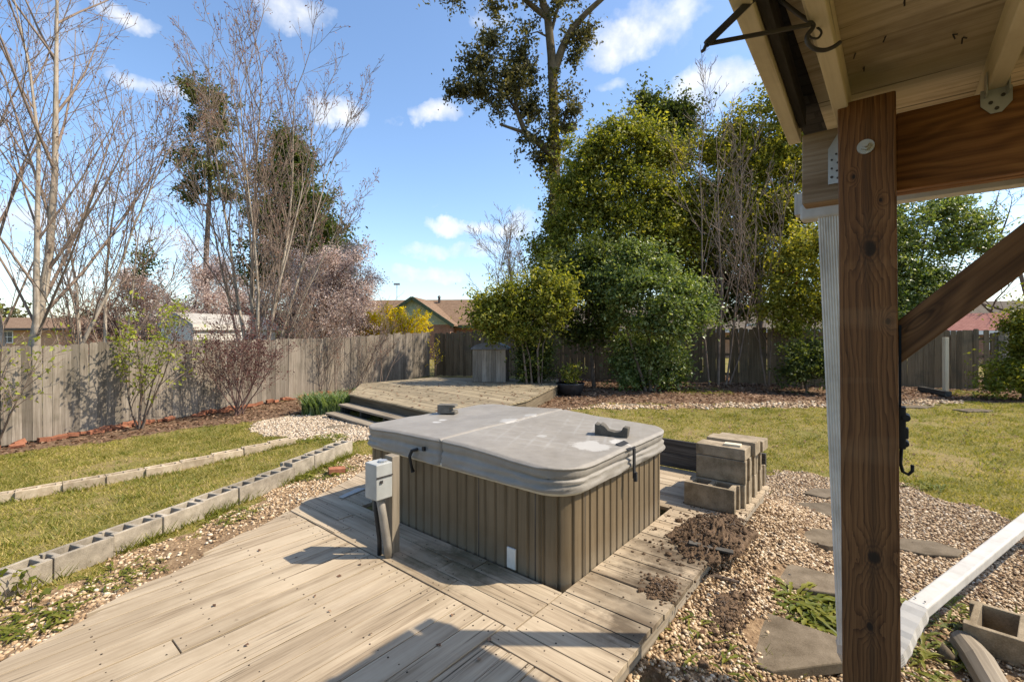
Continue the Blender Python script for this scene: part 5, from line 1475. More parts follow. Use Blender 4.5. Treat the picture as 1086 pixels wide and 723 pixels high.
# tall old tree with ivy
def tall_tree():
    d = 21.0
    b = G(592, d); t = thing('tall_tree', 'tall tree with ivy covered trunk rising out of the top of the picture', 'tree', b)
    path = [b, D(590, 300, d), D(589, 230, d), D(588, 160, d), D(587, 110, d), D(585, 60, d), D(581, 20, d), D(572, -10, d), D(556, -70, d)]
    T = Tubes(); T.add(path, .31, .13, 12)
    limbs = [([D(587, 165, d), D(572, 152, d), D(557, 140, d), D(549, 120, d), D(545, 98, d)], .20, .07), ([D(549, 118, d), D(535, 100, d), D(520, 92, d), D(505, 88, d)], .08, .03),
             ([D(560, 142, d), D(545, 137, d), D(530, 132, d)], .10, .05), ([D(547, 105, d), D(556, 80, d), D(560, 60, d)], .07, .03), ([D(588, 75, d), D(596, 52, d), D(606, 32, d), D(622, 14, d), D(642, -4, d)], .20, .11),
             ([D(606, 34, d), D(616, 40, d), D(626, 44, d)], .05, .03), ([D(579, 18, d), D(566, 8, d), D(552, -4, d), D(530, -14, d)], .14, .09), ([D(584, 36, d), D(590, 14, d), D(598, -8, d)], .09, .05), ([D(588, 150, d), D(598, 128, d), D(604, 108, d)], .07, .03),
             ([D(582, 40, d), D(570, 34, d), D(562, 36, d)], .05, .02), ([D(549, 120, d), D(540, 112, d), D(528, 112, d)], .05, .02), ([D(546, 96, d), D(538, 78, d), D(534, 55, d)], .06, .02)]
    for p, r0, r1 in limbs: T.add(p, r0, r1, 7)
    T.mb.build('trunk', M['bark_ivy'], t, smooth_=True)
    patches = [(520, 42, 14, 16), (548, 52, 18, 18), (505, 72, 18, 16), (530, 74, 20, 16), (490, 92, 16, 10), (512, 98, 18, 12), (545, 92, 18, 18), (560, 112, 16, 16), (530, 115, 16, 10), (563, 72, 14, 16), (560, 148, 18, 14), (574, 130, 12, 14), (548, 160, 12, 8),
               (604, 45, 14, 14), (616, 38, 12, 14), (624, 32, 6, 10), (610, 62, 10, 6), (598, 95, 10, 12), (608, 115, 9, 14), (600, 132, 10, 12), (596, 150, 8, 10), (480, 0, 12, 5), (520, 2, 20, 5), (560, -6, 18, 10), (590, 10, 14, 12), (606, -6, 14, 10), (560, 20, 10, 8), (575, 165, 10, 10), (478, 100, 6, 4)]
    cl = []
    for qx, py, rx, ry in patches:
        c = D(qx, py, d); s = d / FPX; cl.append((c.x, c.y + random.uniform(-.4, .4), c.z, rx * s, rx * s * 1.3, ry * s, int(rx * ry * .19) + 5))
    leaf_mesh('crown', clump_points(cl, 22, .15, 51, .6, -.16), .16, M['lf_oak'], t, .2, .55)
    iv = []
    for i in range(34):
        y = 290 - i * 6.6; c = D(590 - (.012 * (300 - y)) + random.uniform(-2, 2), y, d); s = d / FPX; k = 6 if y > 150 else 3.5
        iv.append((c.x, c.y, c.z, (k + random.uniform(0, 4)) * s, .5, 6 * s, 15 if y > 130 else 6))
    leaf_mesh('ivy', clump_points(iv, 14, .13, 52, .7), .13, M['lf_ivy'], t, .1, .8)
tall_tree()
bare_tree('bare_tree', 'small bare rounded tree in the gap left of the ivy covered trunk', G(548, 23), [((0, 0, 0), (.0, 0, 1), 6.4, .08), ((.1, 0, 0), (.16, 0, 1), 6.2, .06), ((-.1, 0, 0), (-.2, 0, 1), 5.9, .06), ((.2, 0, 0), (.3, 0, 1), 5.4, .05)], dict(UPR, nc=[11, 7, 5], ang=[34, 36, 40], rmin=.008, trop=.06), 'bark_twig', 'bark_twig', 53)

def evergreen(name, label, cat, base, clumps, d, leaf, stems, per, sig, size, seed, asp=.5, mat='bark_brown', dens=.30, depth=1.0, shell=.45, flowers=None, up=.4):
    """clumps in picture pixels at distance d: (px, py, rx, ry[, ddist])"""
    t = thing(name, label, cat, base)
    trunk_part(t, stems, M[mat])
    s = d / FPX; cl = []
    for c_ in clumps:
        px, py, rx, ry = c_[:4]; dd = d + (c_[4] if len(c_) > 4 else 0); s = dd / FPX
        c = D(px, py, dd)
        cl.append((c.x, c.y, c.z, rx * s, (rx + ry) * .5 * s * depth, ry * s, int(rx * ry * dens * 1.25)))
    P = clump_points(cl, int(per * 1.45), sig, seed, shell)
    P = P[P[:, 2] > .05]
    leaf_mesh('crown', P, size, M[leaf], t, up, asp)
    if flowers:
        i = RNG.integers(0, len(P), flowers[1]); Q = np.repeat(P[i], 5, 0) + RNG.normal(0, .025, (flowers[1] * 5, 3)); leaf_mesh('bloom', Q, .07, M[flowers[0]], t, .2, .9)
    return t
def stems_px(d, *paths): return [([D(px, py, d) if py is not None else G(px, d) for px, py in p], r0, r1) for p, r0, r1 in paths]
# tall holly like evergreen left of centre right
evergreen('holly_tree', 'tall dense green tree with yellowish sunlit top right of the ivied trunk', 'tree', G(655, 17.2),
          [(668, 138, 22, 16), (640, 152, 24, 18), (690, 158, 24, 22), (622, 178, 24, 24), (655, 182, 30, 26), (695, 195, 26, 26), (612, 215, 24, 24), (645, 222, 32, 26), (685, 235, 32, 26), (610, 255, 28, 24), (650, 262, 34, 26), (695, 272, 28, 24), (600, 292, 30, 22), (640, 300, 36, 26), (700, 250, 26, 26), (630, 270, 30, 20), (590, 240, 14, 20), (708, 215, 18, 20), (575, 268, 14, 18), (670, 120, 8, 8), (600, 195, 14, 16)], 17.2, 'lf_holly',
          stems_px(17.2, ([(655, None), (652, 320), (655, 250), (662, 160)], .16, .03), ([(648, None), (635, 300), (620, 210)], .09, .02), ([(660, None), (685, 300), (692, 200)], .09, .02)), 17, .15, .125, 61, dens=.26)
evergreen('dark_evergreen_tree', 'dark evergreen top peeking up behind the dense green tree', 'tree', G(708, 19.5), [(682, 108, 10, 9), (700, 118, 14, 12), (722, 118, 14, 12), (690, 135, 16, 14), (720, 140, 20, 16), (712, 165, 26, 20)], 19.5, 'lf_dark',
          stems_px(19.5, ([(708, None), (706, 250), (704, 110)], .14, .03)), 17, .17, .16, 62, dens=.32)
# camellia in front of the back fence
evergreen('camellia_shrub', 'big glossy camellia shrub spilling forward before the back fence', 'shrub', W(690, 412),
          [(672, 268, 17, 11, -.2), (702, 283, 15, 10, -.5), (652, 290, 17, 10, -.2), (684, 298, 18, 10, -.9), (722, 303, 18, 9, -.7), (743, 320, 12, 7, -.6), (636, 308, 12, 8, .1), (664, 316, 19, 9, -.7), (704, 324, 20, 9, -1.1), (738, 337, 15, 6, -.8), (650, 335, 12, 7, -.2), (684, 343, 22, 8, -.8), (718, 349, 17, 6, -.9), (670, 363, 15, 8, .3), (700, 368, 16, 8, .1), (713, 384, 13, 7, .0), (682, 386, 19, 10, .1), (700, 400, 20, 9, -.1), (672, 400, 15, 9, .0), (690, 376, 20, 10, -.2), (660, 384, 12, 10, .2), (716, 396, 12, 8, -.1), (706, 380, 16, 9, -.1), (676, 372, 16, 9, .0), (624, 296, 8, 7, .3), (690, 258, 9, 8, .0), (751, 332, 8, 5, -.5)], 13.9, 'lf_camellia',
          stems_px(13.6, ([(690, None), (688, 360), (690, 300)], .07, .02), ([(685, None), (665, 350), (655, 300)], .05, .015), ([(694, None), (712, 350), (722, 315)], .05, .015)), 15, .12, .10, 63, dens=.58, flowers=('lf_red', 7))
evergreen('broadleaf_shrub', 'arching leafy shrub beside the bin with bare lower stems', 'shrub', G(566, 13.0),
          [(520, 322, 20, 12), (545, 318, 22, 16), (512, 340, 16, 12), (540, 340, 24, 14), (570, 330, 22, 18), (588, 322, 16, 22), (525, 352, 14, 8), (560, 352, 18, 10), (598, 310, 16, 18), (575, 300, 18, 12)], 13.2, 'lf_holly',
          stems_px(13.1, ([(560, None), (555, 372), (551, 350), (545, 325)], .035, .012), ([(572, None), (570, 372), (575, 348), (585, 325)], .04, .012), ([(565, None), (562, 380), (556, 358), (566, 330)], .03, .01), ([(574, None), (576, 365), (583, 350)], .02, .008)), 14, .11, .10, 64, dens=.34, flowers=('lf_red', 5))
evergreen('evergreen_shrub', 'low dark ivy growth at the foot of the arching shrub stems', 'shrub', W(560, 404), [(560, 385, 12, 16), (575, 375, 12, 18), (568, 396, 16, 8), (557, 365, 8, 14)], 13.5, 'lf_dark', stems_px(13.5, ([(565, None), (565, 380)], .03, .01)), 13, .09, .085, 65, dens=.5)
evergreen('dark_evergreen_tree', 'dark evergreen filling the gap between the ivied trunk and the camellia', 'tree', G(630, 14.6), [(596, 300, 18, 16), (625, 268, 22, 16), (640, 350, 18, 10), (612, 295, 26, 20), (640, 290, 24, 22), (600, 330, 22, 20), (635, 325, 24, 22), (618, 352, 20, 12), (590, 285, 16, 16)], 14.6, 'lf_dark',
          stems_px(14.6, ([(630, None), (625, 340), (620, 280)], .07, .02)), 15, .13, .12, 66, dens=.30)
# big mixed mass right of the bare tree
evergreen('holly_tree', 'large loose evergreen with gaps of sky next to the roof edge', 'tree', G(770, 17.5),
          [(712, 170, 18, 16), (722, 205, 20, 20), (745, 225, 24, 20), (718, 245, 20, 20), (755, 195, 22, 18), (790, 230, 26, 22), (780, 270, 24, 16), (750, 150, 10, 10), (828, 240, 24, 22), (815, 280, 24, 16), (838, 95, 22, 18), (812, 118, 24, 20), (848, 130, 26, 26), (785, 140, 22, 18), (818, 155, 28, 22), (765, 165, 22, 18), (795, 182, 28, 20), (840, 178, 28, 26), (742, 190, 18, 18), (770, 210, 28, 22), (815, 215, 30, 24), (735, 228, 20, 20), (760, 248, 26, 18), (845, 225, 22, 26), (800, 252, 26, 16), (738, 268, 20, 18), (840, 268, 20, 22), (770, 160, 14, 14), (862, 100, 16, 26)], 17.5, 'lf_yellow',
          stems_px(17.5, ([(763, None), (764, 320), (766, 250), (775, 180), (790, 130)], .13, .03), ([(806, None), (806, 320), (802, 260), (812, 190), (835, 110)], .15, .03), ([(764, 300), (750, 250), (742, 200)], .06, .02), ([(805, 300), (830, 240), (845, 180)], .06, .02)), 15, .15, .125, 67, dens=.27)
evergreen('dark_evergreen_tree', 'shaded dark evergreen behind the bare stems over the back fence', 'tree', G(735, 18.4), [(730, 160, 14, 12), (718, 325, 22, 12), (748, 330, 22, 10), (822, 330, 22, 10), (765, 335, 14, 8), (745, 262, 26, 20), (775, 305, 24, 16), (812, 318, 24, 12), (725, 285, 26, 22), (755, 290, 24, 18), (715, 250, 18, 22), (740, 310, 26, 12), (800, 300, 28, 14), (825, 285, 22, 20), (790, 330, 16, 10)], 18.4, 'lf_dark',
          stems_px(18.4, ([(735, None), (735, 320), (730, 260)], .1, .03)), 14, .15, .13, 68, dens=.26)
evergreen('yellow_shrub', 'yellow green leafy shrub with a few red blooms beside the downspout', 'shrub', G(850, 14.0),
          [(850, 262, 20, 18), (832, 285, 20, 16), (865, 290, 22, 20), (845, 310, 26, 16), (825, 325, 18, 12), (862, 330, 22, 16), (840, 345, 20, 10), (875, 255, 16, 20), (880, 310, 18, 24)], 14.0, 'lf_yellow',
          stems_px(14.0, ([(850, None), (850, 360), (848, 290)], .05, .015), ([(854, None), (865, 340), (870, 280)], .04, .012)), 13, .12, .11, 69, dens=.27, flowers=('lf_red', 8))
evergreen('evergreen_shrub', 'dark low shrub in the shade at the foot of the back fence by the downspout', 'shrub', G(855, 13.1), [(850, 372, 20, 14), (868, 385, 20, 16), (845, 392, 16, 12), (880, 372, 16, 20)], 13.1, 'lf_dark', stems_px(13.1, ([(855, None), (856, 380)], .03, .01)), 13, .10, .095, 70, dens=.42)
evergreen('camellia_tree', 'glossy leaved tree with red blooms seen between post and brace', 'tree', G(985, 15.0),
          [(960, 225, 26, 16), (1000, 222, 26, 18), (1030, 238, 22, 18), (965, 255, 22, 18), (1010, 258, 28, 12), (950, 285, 24, 20), (985, 295, 22, 16), (960, 320, 26, 20), (990, 318, 18, 10), (1045, 262, 14, 10), (930, 250, 26, 40), (940, 330, 20, 30)], 15.0, 'lf_camellia',
          stems_px(15.0, ([(975, None), (972, 350), (975, 290), (985, 230)], .07, .02), ([(985, None), (1000, 330), (1030, 250)], .05, .015)), 14, .13, .115, 71, dens=.26, flowers=('lf_red', 12))
evergreen('ivy_shrub', 'light green rambling shrub against the fence at the right edge', 'shrub', G(1085, 11.8), [(1080, 345, 14, 16), (1088, 370, 22, 18), (1072, 392, 20, 14), (1090, 405, 26, 14), (1055, 408, 16, 7), (1095, 340, 20, 20)], 11.8, 'lf_weed', stems_px(11.8, ([(1085, None), (1085, 370)], .03, .01)), 10, .10, .085, 72, dens=.34)
RB = dict(levels=4, wig=.10, trop=.0, nc=[9, 6, 4], f0=[.25, .15, .1], ang=[50, 42, 44], lr=[.6, .55, .55], rr=.55, rmin=.010)
bare_tree('bare_tree', 'bare spreading tree against the sky above the brace at the right edge', G(1110, 26), [((0, 0, 0), (-.15, 0, 1), 8.5, .2), ((.2, 0, 0), (.3, 0, 1), 8, .16), ((-.2, 0, 0), (-.45, 0, .9), 7.5, .13)], RB, 'bark_brown', 'bark_brown', 73)
# pale bare trees in front of the evergreen mass
BT = dict(UPR, nc=[9, 5, 3], f0=[.15, .2, .1], ang=[26, 34, 34], lr=[.42, .5, .55], rmin=.007)
bare_tree('bare_tree', 'pale bare multi stemmed tree before the large loose evergreen', G(762, 15.0), [((-.3, 0, 0), (-.16, 0, 1), 8.6, .035), ((0, 0, 0), (.02, 0, 1), 8.9, .042), ((.25, 0, 0), (.16, 0, 1), 8.0, .032), ((.4, .1, 0), (.34, 0, 1), 6.2, .026)], BT, 'bark_twig', 'bark_twig', 74)
bare_tree('bare_tree', 'thin pale bare sapling right of the pale multi stemmed tree', G(812, 14.8), [((0, 0, 0), (-.10, 0, 1), 6.4, .028), ((.1, 0, 0), (.12, 0, 1), 6.0, .024)], BT, 'bark_twig', 'bark_twig', 75)

# small plants
def strap_clump(name, label, c, n, h, spread, mat, w=.022, seed=1, cat='plant', droop=.5):
    rn = random.Random(seed); V_ = []; F = []
    for i in range(n):
        a = rn.uniform(0, 2 * PI); r = spread * math.sqrt(rn.random()); b = Vector((c[0] + r * math.cos(a), c[1] + r * math.sin(a) * .8, 0)); b.z = float(g(b.x, b.y)) - .01
        d = rn.uniform(0, 2 * PI); dirh = Vector((math.cos(d), math.sin(d), 0)); L = h * rn.uniform(.6, 1.2); s = Vector((-dirh.y, dirh.x, 0)) * w / 2 * rn.uniform(.7, 1.3)
        k = len(V_); m = 4
        for j in range(m + 1):
            t = j / m; p = b + dirh * (L * droop * t * t) + Z * (L * (t - .35 * droop * t * t * t)); q = s * (1 - t ** 2.5 * .95)
            V_ += [tuple(p - q), tuple(p + q)]
        for j in range(m): F.append((k + 2 * j, k + 2 * j + 1, k + 2 * j + 3, k + 2 * j + 2))
    o = np_mesh(name, np.array(V_), np.array(F), M[mat])
    return tag(o, label, cat)
c = W(348, 437); strap_clump('strap_leaf_plant', 'dense clump of green strap leaves beside the platform steps', c, 800, .55, .60, 'lf_iris', .035, 2)
c = W(845, 399); strap_clump('strap_leaf_plant', 'tuft of bright strap leaves under the dark shrub near the downspout', c, 60, .5, .22, 'lf_weed', .03, 3)
def rosette(name, label, c, n, L, spread, seed, mat='lf_weed'):
    rn = random.Random(seed); V_ = []; F = []
    for i in range(n):
        a = rn.uniform(0, 2 * PI); r = spread * math.sqrt(rn.random()); b = Vector((c[0] + r * math.cos(a), c[1] + r * math.sin(a), 0)); b.z = float(g(b.x, b.y)) + .005
        d = rn.uniform(0, 2 * PI); dh = Vector((math.cos(d), math.sin(d), 0)); sd = Vector((-dh.y, dh.x, 0)); l = L * rn.uniform(.6, 1.25); up = rn.uniform(.25, .9)
        k = len(V_); m = 7
        for j in range(m + 1):
            t = j / m; wd = l * .075 * (math.sin(PI * min(1, t * .92 + .06)) ** .8) * (1.35 if j % 2 else .6)
            p = b + dh * (l * t) + Z * (l * up * (t - .75 * t * t)); V_ += [tuple(p - sd * wd + Z * wd * .4), tuple(p), tuple(p + sd * wd + Z * wd * .4)]
        for j in range(m):
            q = k + 3 * j; F += [(q, q + 1, q + 4, q + 3), (q + 1, q + 2, q + 5, q + 4)]
    return tag(np_mesh(name, np.array(V_), np.array(F), M[mat]), label, 'weed')
rosette('weed_clump', 'leafy green weed clump on the gravel touching the brown post', W(872, 655), 190, .17, .20, 5)
rosette('weed_clump', 'flat weeds growing below the end of the white downspout pipe', W(1005, 655), 70, .12, .20, 6)
rosette('weed_clump', 'weeds in front of the loose block and grey timber', W(985, 700), 90, .12, .26, 7)
rosette('weed_clump', 'weeds between the raised end of the grey block row and the deck', W(345, 500), 160, .14, .36, 8)
rosette('weed_clump', 'weeds behind the raised end blocks of the grey row', W(345, 466), 170, .14, .40, 9)
rosette('weed_clump', 'weeds along the lower grey blocks near the left corner', W(40, 660), 120, .11, .22, 10)
rosette('weed_clump', 'weeds on the gravel halfway along the grey block row', W(130, 612), 110, .09, .25, 11)
rosette('weed_clump', 'small weeds in the gravel left of the nearest stepping stone', W(748, 690), 70, .08, .26, 16)
rosette('weed_clump', 'weed patch on the right lawn near the hook of the strap', W(985, 518), 60, .12, .16, 12)
rosette('weed_clump', 'ragged weeds along the gravel beyond the middle blocks', W(245, 548), 110, .10, .26, 13)
rosette('weed_clump', 'low weeds under the bare stems at the back fence', G(745, 13.4), 160, .2, .9, 14)
rosette('weed_clump', 'low weeds at the foot of the pale fence post', G(1030, 12.6), 130, .22, .7, 15)
# trailing vine in the left corner
def vine():
    c = W(18, 640); t = thing('vine', 'thin vine with heart shaped leaves climbing the first grey block', 'vine', c)
    T = Tubes(); P = []
    for s_ in range(7):
        q = c + Vector((random.uniform(-.2, .2), random.uniform(-.1, .15), 0)); pts, _ = jitter_path(q, Vector((random.uniform(-.2, .5), -.1, 1)), random.uniform(.15, .32), 5, .3, 0, random)
        T.add(pts, .003, .002, 4); P += [tuple(p) for p in pts[1:]] * 2
    T.mb.build('stem', M['bark_brown'], t); P = np.array(P); leaf_mesh('foliage', P + RNG.normal(0, .02, P.shape), .045, M['lf_holly'], t, .5, .85)
vine()
def potted():
    c = D(605, 413, 13.0); c.z = float(g(c.x, c.y)); t = thing('potted_plant', 'leafy green plant in a black pot at the platform corner', 'potted plant', c)
    mb = MB(); mb.tube([c, c + Z * .20, c + Z * .30, c + Z * .335, c + Z * .335, c + Z * .29], [.30, .36, .39, .40, .37, .35], 24); mb.build('pot', M['pot'], t, smooth_=True)
    T = Tubes(); P = []
    for k in range(14):
        pts, _ = jitter_path(c + Z * .3 + Vector((random.uniform(-.15, .15), random.uniform(-.15, .15), 0)), Vector((random.uniform(-.7, .7), random.uniform(-.5, .5), 1)), random.uniform(.35, .7), 4, .15, .03, random)
        T.add(pts, .008, .004, 4); P += [tuple(p) for p in pts[1:]] * 9
    T.mb.build('stem', M['bark_brown'], t); P = np.array(P); leaf_mesh('foliage', P + RNG.normal(0, .07, P.shape), .10, M['lf_holly'], t, .3, .5)
potted()
# dead leaves
def litter(label, P, N, size):
    x, y = scatter(N, P); a = np.stack([x, y, g(x, y) + RNG.uniform(.005, .035, len(x))], -1)
    o = leaf_mesh('leaf_litter', a, size, M['litter'], None, 2.2, .6); tag(o, label, 'dead leaves', kind='stuff')
litter('brown fallen leaves covering the bed along the back fence', ZM_back, 26000, .085)
litter('dry leaves scattered over the gravel between the stepping stones', ZG_right, 900, .045)
litter('few dry leaves scattered over the right lawn', [(2.2, 5.5), (14, 5.5), (14, 12.5), (1.0, 12.5), (1.5, 8)], 1500, .05)
litter('brown leaf litter along the foot of the left fence', ZM_left, 11000, .075)
x = RNG.uniform(1.0, 3.2, 2600); y = RNG.uniform(1.7, 3.2, 2600); uu = x * U.x + y * U.y
kk = (uu < .55) & (vnoise(x, y, 3.0, 6) + RNG.normal(0, .2, 2600) > .1) & (y < 2.9)
o = blades('grass', np.stack([x[kk], y[kk], g(x[kk], y[kk])], -1), .05, .008, M['lf_weed'], .9); tag(o, 'thin grass growing through the gravel below the brown post', 'grass', kind='stuff')
def litter_on(label, P, N, z, size):
    x, y = scatter(N, P); a = np.stack([x, y, np.full(len(x), z)], -1); o = leaf_mesh('leaf_litter', a, size, M['litter'], None, 3.0, .6); tag(o, label, 'dead leaves', kind='stuff')
litter_on('scattered dead leaves lying on the raised platform', [PA, PB, PC, PD, PE, PG], 420, PF + .012, .07)
litter_on('few tiny leaf scraps lying on the deck boards', uvp((.95, .2), (3.0, .2), (3.6, 1.7), (.95, 1.7)), 46, DECK + .006, .028)

# ------------------------------------------------------------------ houses and shed
def wall_quad(mb, a, b, z0, z1):
    a, b = Vector(a), Vector(b); L = (b - a).length
    mb.add([(a.x, a.y, z0), (b.x, b.y, z0), (b.x, b.y, z1), (a.x, a.y, z1)], [(0, 1, 2, 3)], [[(0, z0), (L, z0), (L, z1), (0, z1)]])
def house(label, o, rz, L, Wd, zw, zr, wall, roof, gable=None, base=0, over=.45, windows=(), chimney=None, front_gable=None, trimm='greendark', cat='house', name='house'):
    """L along local x, ridge along x; front is -y"""
    t = thing(name, label, cat, o, rz)
    mb = MB()
    c = [(0, 0), (L, 0), (L, Wd), (0, Wd)]
    for i in range(4): wall_quad(mb, (*c[i], 0), (*c[(i + 1) % 4], 0), base, zw)
    for x in (0, L): mb.add([(x, 0, zw), (x, Wd, zw), (x, Wd / 2, zr)], [(0, 1, 2) if x else (1, 0, 2)], [[(0, zw), (Wd, zw), (Wd / 2, zr)]])
    mb.build('wall', M[wall], t, True)
    sl = (zr - zw) / (Wd / 2); th = .12
    mb = MB()
    for sgn in (0, 1):
        y0, y1 = (-over, Wd / 2) if sgn == 0 else (Wd + over, Wd / 2); z0, z1 = zw - over * sl, zr
        A = [(-over, y0, z0), (L + over, y0, z0), (L + over, y1, z1), (-over, y1, z1)]; D_ = math.hypot(Wd / 2 + over, z1 - z0)
        P = A + [(x, y, z + th) for x, y, z in A]; Q = [(0, 0), (L + 2 * over, 0), (L + 2 * over, D_), (0, D_)]
        F = [(4, 5, 6, 7), (3, 2, 1, 0), (0, 1, 5, 4), (1, 2, 6, 5), (3, 0, 4, 7)]
        mb.add(P, F, [Q, Q, Q, Q, Q])
    rf = mb.build('roof', M[roof], t, True)
    mb = MB(); z0 = zw - over * sl
    mb.frame_box((-over, -over - .03, z0 - .10), (1, 0, 0), (0, 1, 0), Z, L + 2 * over, .03, .20); mb.build('fascia', M[trimm], t, True)
    for (x, z, w, h) in windows:
        mb = MB()
        for a in ((x - w / 2 - .06, z - .06, w + .12, .08), (x - w / 2 - .06, z + h - .02, w + .12, .08)): mb.frame_box((a[0], -.05, a[1]), (1, 0, 0), (0, 1, 0), Z, a[2], .05, a[3])
        for a in (x - w / 2 - .06, x + w / 2 - .02): mb.frame_box((a, -.051, z + .02), Z, (1, 0, 0), (0, 1, 0), h - .04, .08, .05)
        mb.frame_box((x - w / 2, -.045, z + h / 2 - .02), (1, 0, 0), (0, 1, 0), Z, w, .04, .04); mb.frame_box((x - .02, -.044, z), Z, (1, 0, 0), (0, 1, 0), h, .04, .038)
        wn = mb.build('window', M['frame'], t, True)
        mb = MB(); mb.frame_box((x - w / 2, -.02, z), (1, 0, 0), (0, 1, 0), Z, w, .015, h); mb.build('pane', M['glass'], wn, True)
    if chimney:
        x, y, w, z = chimney; mb = MB(); mb.box(x, y, (z + zw) / 2, w, w * .8, z - zw); mb.box(x, y, z + .05, w * 1.15, w * .95, .12); mb.build('chimney', M['brick_brown'], rf, True)
    if front_gable:
        x0, x1, dep, zt, gm = front_gable; xm = (x0 + x1) / 2
        mb = MB(); wall_quad(mb, (x0, -dep, 0), (x1, -dep, 0), base, zw); wall_quad(mb, (x0, 0, 0), (x0, -dep, 0), base, zw); wall_quad(mb, (x1, -dep, 0), (x1, 0, 0), base, zw); mb.build('wall', M[wall], t, True)
        mb = MB(); mb.add([(x0, -dep, zw), (x1, -dep, zw), (xm, -dep, zt)], [(0, 1, 2)]); mb.frame_box((x0, -dep - .03, zw - .12), (1, 0, 0), (0, 1, 0), Z, x1 - x0, .03, .14); mb.frame_box((xm - .04, -dep - .02, zw), Z, (1, 0, 0), (0, 1, 0), zt - zw - .1, .08, .02)
        mb.build('gable', M[gm], t, True)
        mb = MB(); s2 = (zt - zw) / (xm - x0); ov = .35
        for sg in (-1, 1):
            xe = xm + sg * (xm - x0 + ov); ze = zw - ov * s2
            A = [(xe, -dep - ov, ze), (xm, -dep - ov, zt), (xm, Wd / 2, zt), (xe, Wd / 2, ze)]; P = A + [(x, y, z + .1) for x, y, z in A]; Q = [(0, 0), (0, 3), (5, 3), (5, 0)]
            mb.add(P, [(4, 5, 6, 7), (3, 2, 1, 0), (0, 1, 5, 4), (0, 4, 7, 3)], [Q] * 4)
        mb.build('gable_roof', M[roof], t, True)
        mb = MB()
        for sg in (-1, 1):
            xe = xm + sg * (xm - x0 + ov); ze = zw - ov * s2
            mb.bar((xe, -dep - ov - .03, ze + .0), (xm, -dep - ov - .03, zt + .0), .05, .24)
        mb.build('bargeboard', M[trimm], t, True)
    return t
def ho(px, d, z=0): c = D(px, HY, d); c.z = z; return c
h = house('brick house with brown shingled roof and sage green gable beyond the back left corner', ho(322, 36), -.10, 18.5, 8, 2.5, 4.45, 'brick_brown', 'roof_brown', base=-1.2, windows=(), chimney=(3.0, 3.6, .75, 4.75), front_gable=(6.6, 12.0, 1.6, 4.30, 'green'), over=.5)
mb = MB(); o0 = Vector((8.9, -1.66, .95))
for a in ((-.5, 0, 1.1, .08), (-.5, 1.42, 1.1, .08)): mb.frame_box(o0 + Vector((a[0], 0, a[1])), (1, 0, 0), (0, 1, 0), Z, a[2], .05, a[3])
for a in (-.5, .04, .52): mb.frame_box(o0 + Vector((a, .002, .08)), Z, (1, 0, 0), (0, 1, 0), 1.34, .08, .05)
w_ = mb.build('window', M['frame'], h, True); mb = MB(); mb.frame_box(o0 + Vector((-.45, .03, .05)), (1, 0, 0), (0, 1, 0), Z, 1.0, .02, 1.4); mb.build('pane', M['glass'], w_, True)
rf_ = [c_ for c_ in h.children if c_.name.startswith('roof')][0]
mb = MB(); mb.tube([(9.9, 3.4, 4.2), (9.9, 3.4, 4.75)], .10, 10); mb.tube([(9.9, 3.4, 4.72), (9.9, 3.4, 4.88)], [.16, .05], 10); mb.build('vent_pipe', M['iron'], rf_, True)
mb = MB(); q = D(421, 302, 42); mb.tube([Vector((q.x, q.y, 0)), q], .035, 6); mb.frame_box(q - Vector((.28, .1, .02)), (1, 0, 0), (0, 1, 0), Z, .56, .2, .16); o = mb.build('street_lamp', M['galv']); tag(o, 'thin pole with a small lamp head rising above the brown roof', 'pole')
house('low brown brick house with grey roof behind the bare trees at far left', ho(-60, 46, -.30), .06, 17.5, 8, 2.6, 3.6, 'brick_tan', 'roof_brown', base=-1, windows=((13.0, 1.25, .9, .95), (6.0, 1.1, 1.0, 1.1)), over=.7, trimm='iron')
house('long tan brick house half hidden behind the evergreens and back fence', ho(548, 33), -.14, 23, 8, 2.15, 3.7, 'brick_tan', 'roof_grey', base=-.5, windows=((15.9, 1.1, .75, 1.25), (3.0, 1.0, 1.0, 1.2), (10.0, 1.0, 1.0, 1.2)), over=.6, trimm='frame')
house('house with pale tan roof beyond the right fence', ho(1045, 34), -.3, 14, 8, 2.2, 4.2, 'brick_brown', 'roof_grey', base=-.5, windows=((3.0, 1.0, 1.0, 1.1),), over=.6, trimm='frame')
house('small outbuilding with faded red roof under the right hand house', ho(1008, 24), -.2, 4.6, 3.0, 1.95, 2.75, 'brick_brown', 'roof_red', base=-.5, windows=((2.0, 1.0, .6, .6),), over=.25, trimm='frame', cat='outbuilding', name='outbuilding')
# white shed right behind the left fence
sh = house('white sided garden shed with pale roof behind the left fence', Vector((-11.73, 17.0, -.2)), 1.17, 3.5, 1.9, 2.26, 2.66, 'shedwall', 'shedroof', base=-.2, windows=((2.2, 1.62, .62, .36),), over=.08, trimm='shedwall', cat='shed', name='garden_shed')
mb = MB()
for i in range(9): mb.frame_box((.002, -.012, .25 + i * .24), (1, 0, 0), (0, 1, 0), Z, 3.49, .011, .018)
mb.build('siding_lap', M['shedroof'], sh, True)
# far tree belt
def treeline():
    cl = []
    rn = random.Random(9)
    for i in range(46):
        px = -300 + i * 40 + rn.uniform(-12, 12); d = rn.uniform(75, 100); c = D(px, HY, d); h_ = rn.uniform(2.0, 5.0) if 330 < px < 560 else rn.uniform(4, 8)
        cl.append((c.x, c.y, h_ * .45, 4.5, 3, h_ * .6, 60))
    o = leaf_mesh('treeline', clump_points(cl, 16, .6, 77), .7, M['lf_oak'], None, .3, .6); tag(o, 'hazy line of far trees behind the houses', 'tree line', kind='stuff')
treeline()

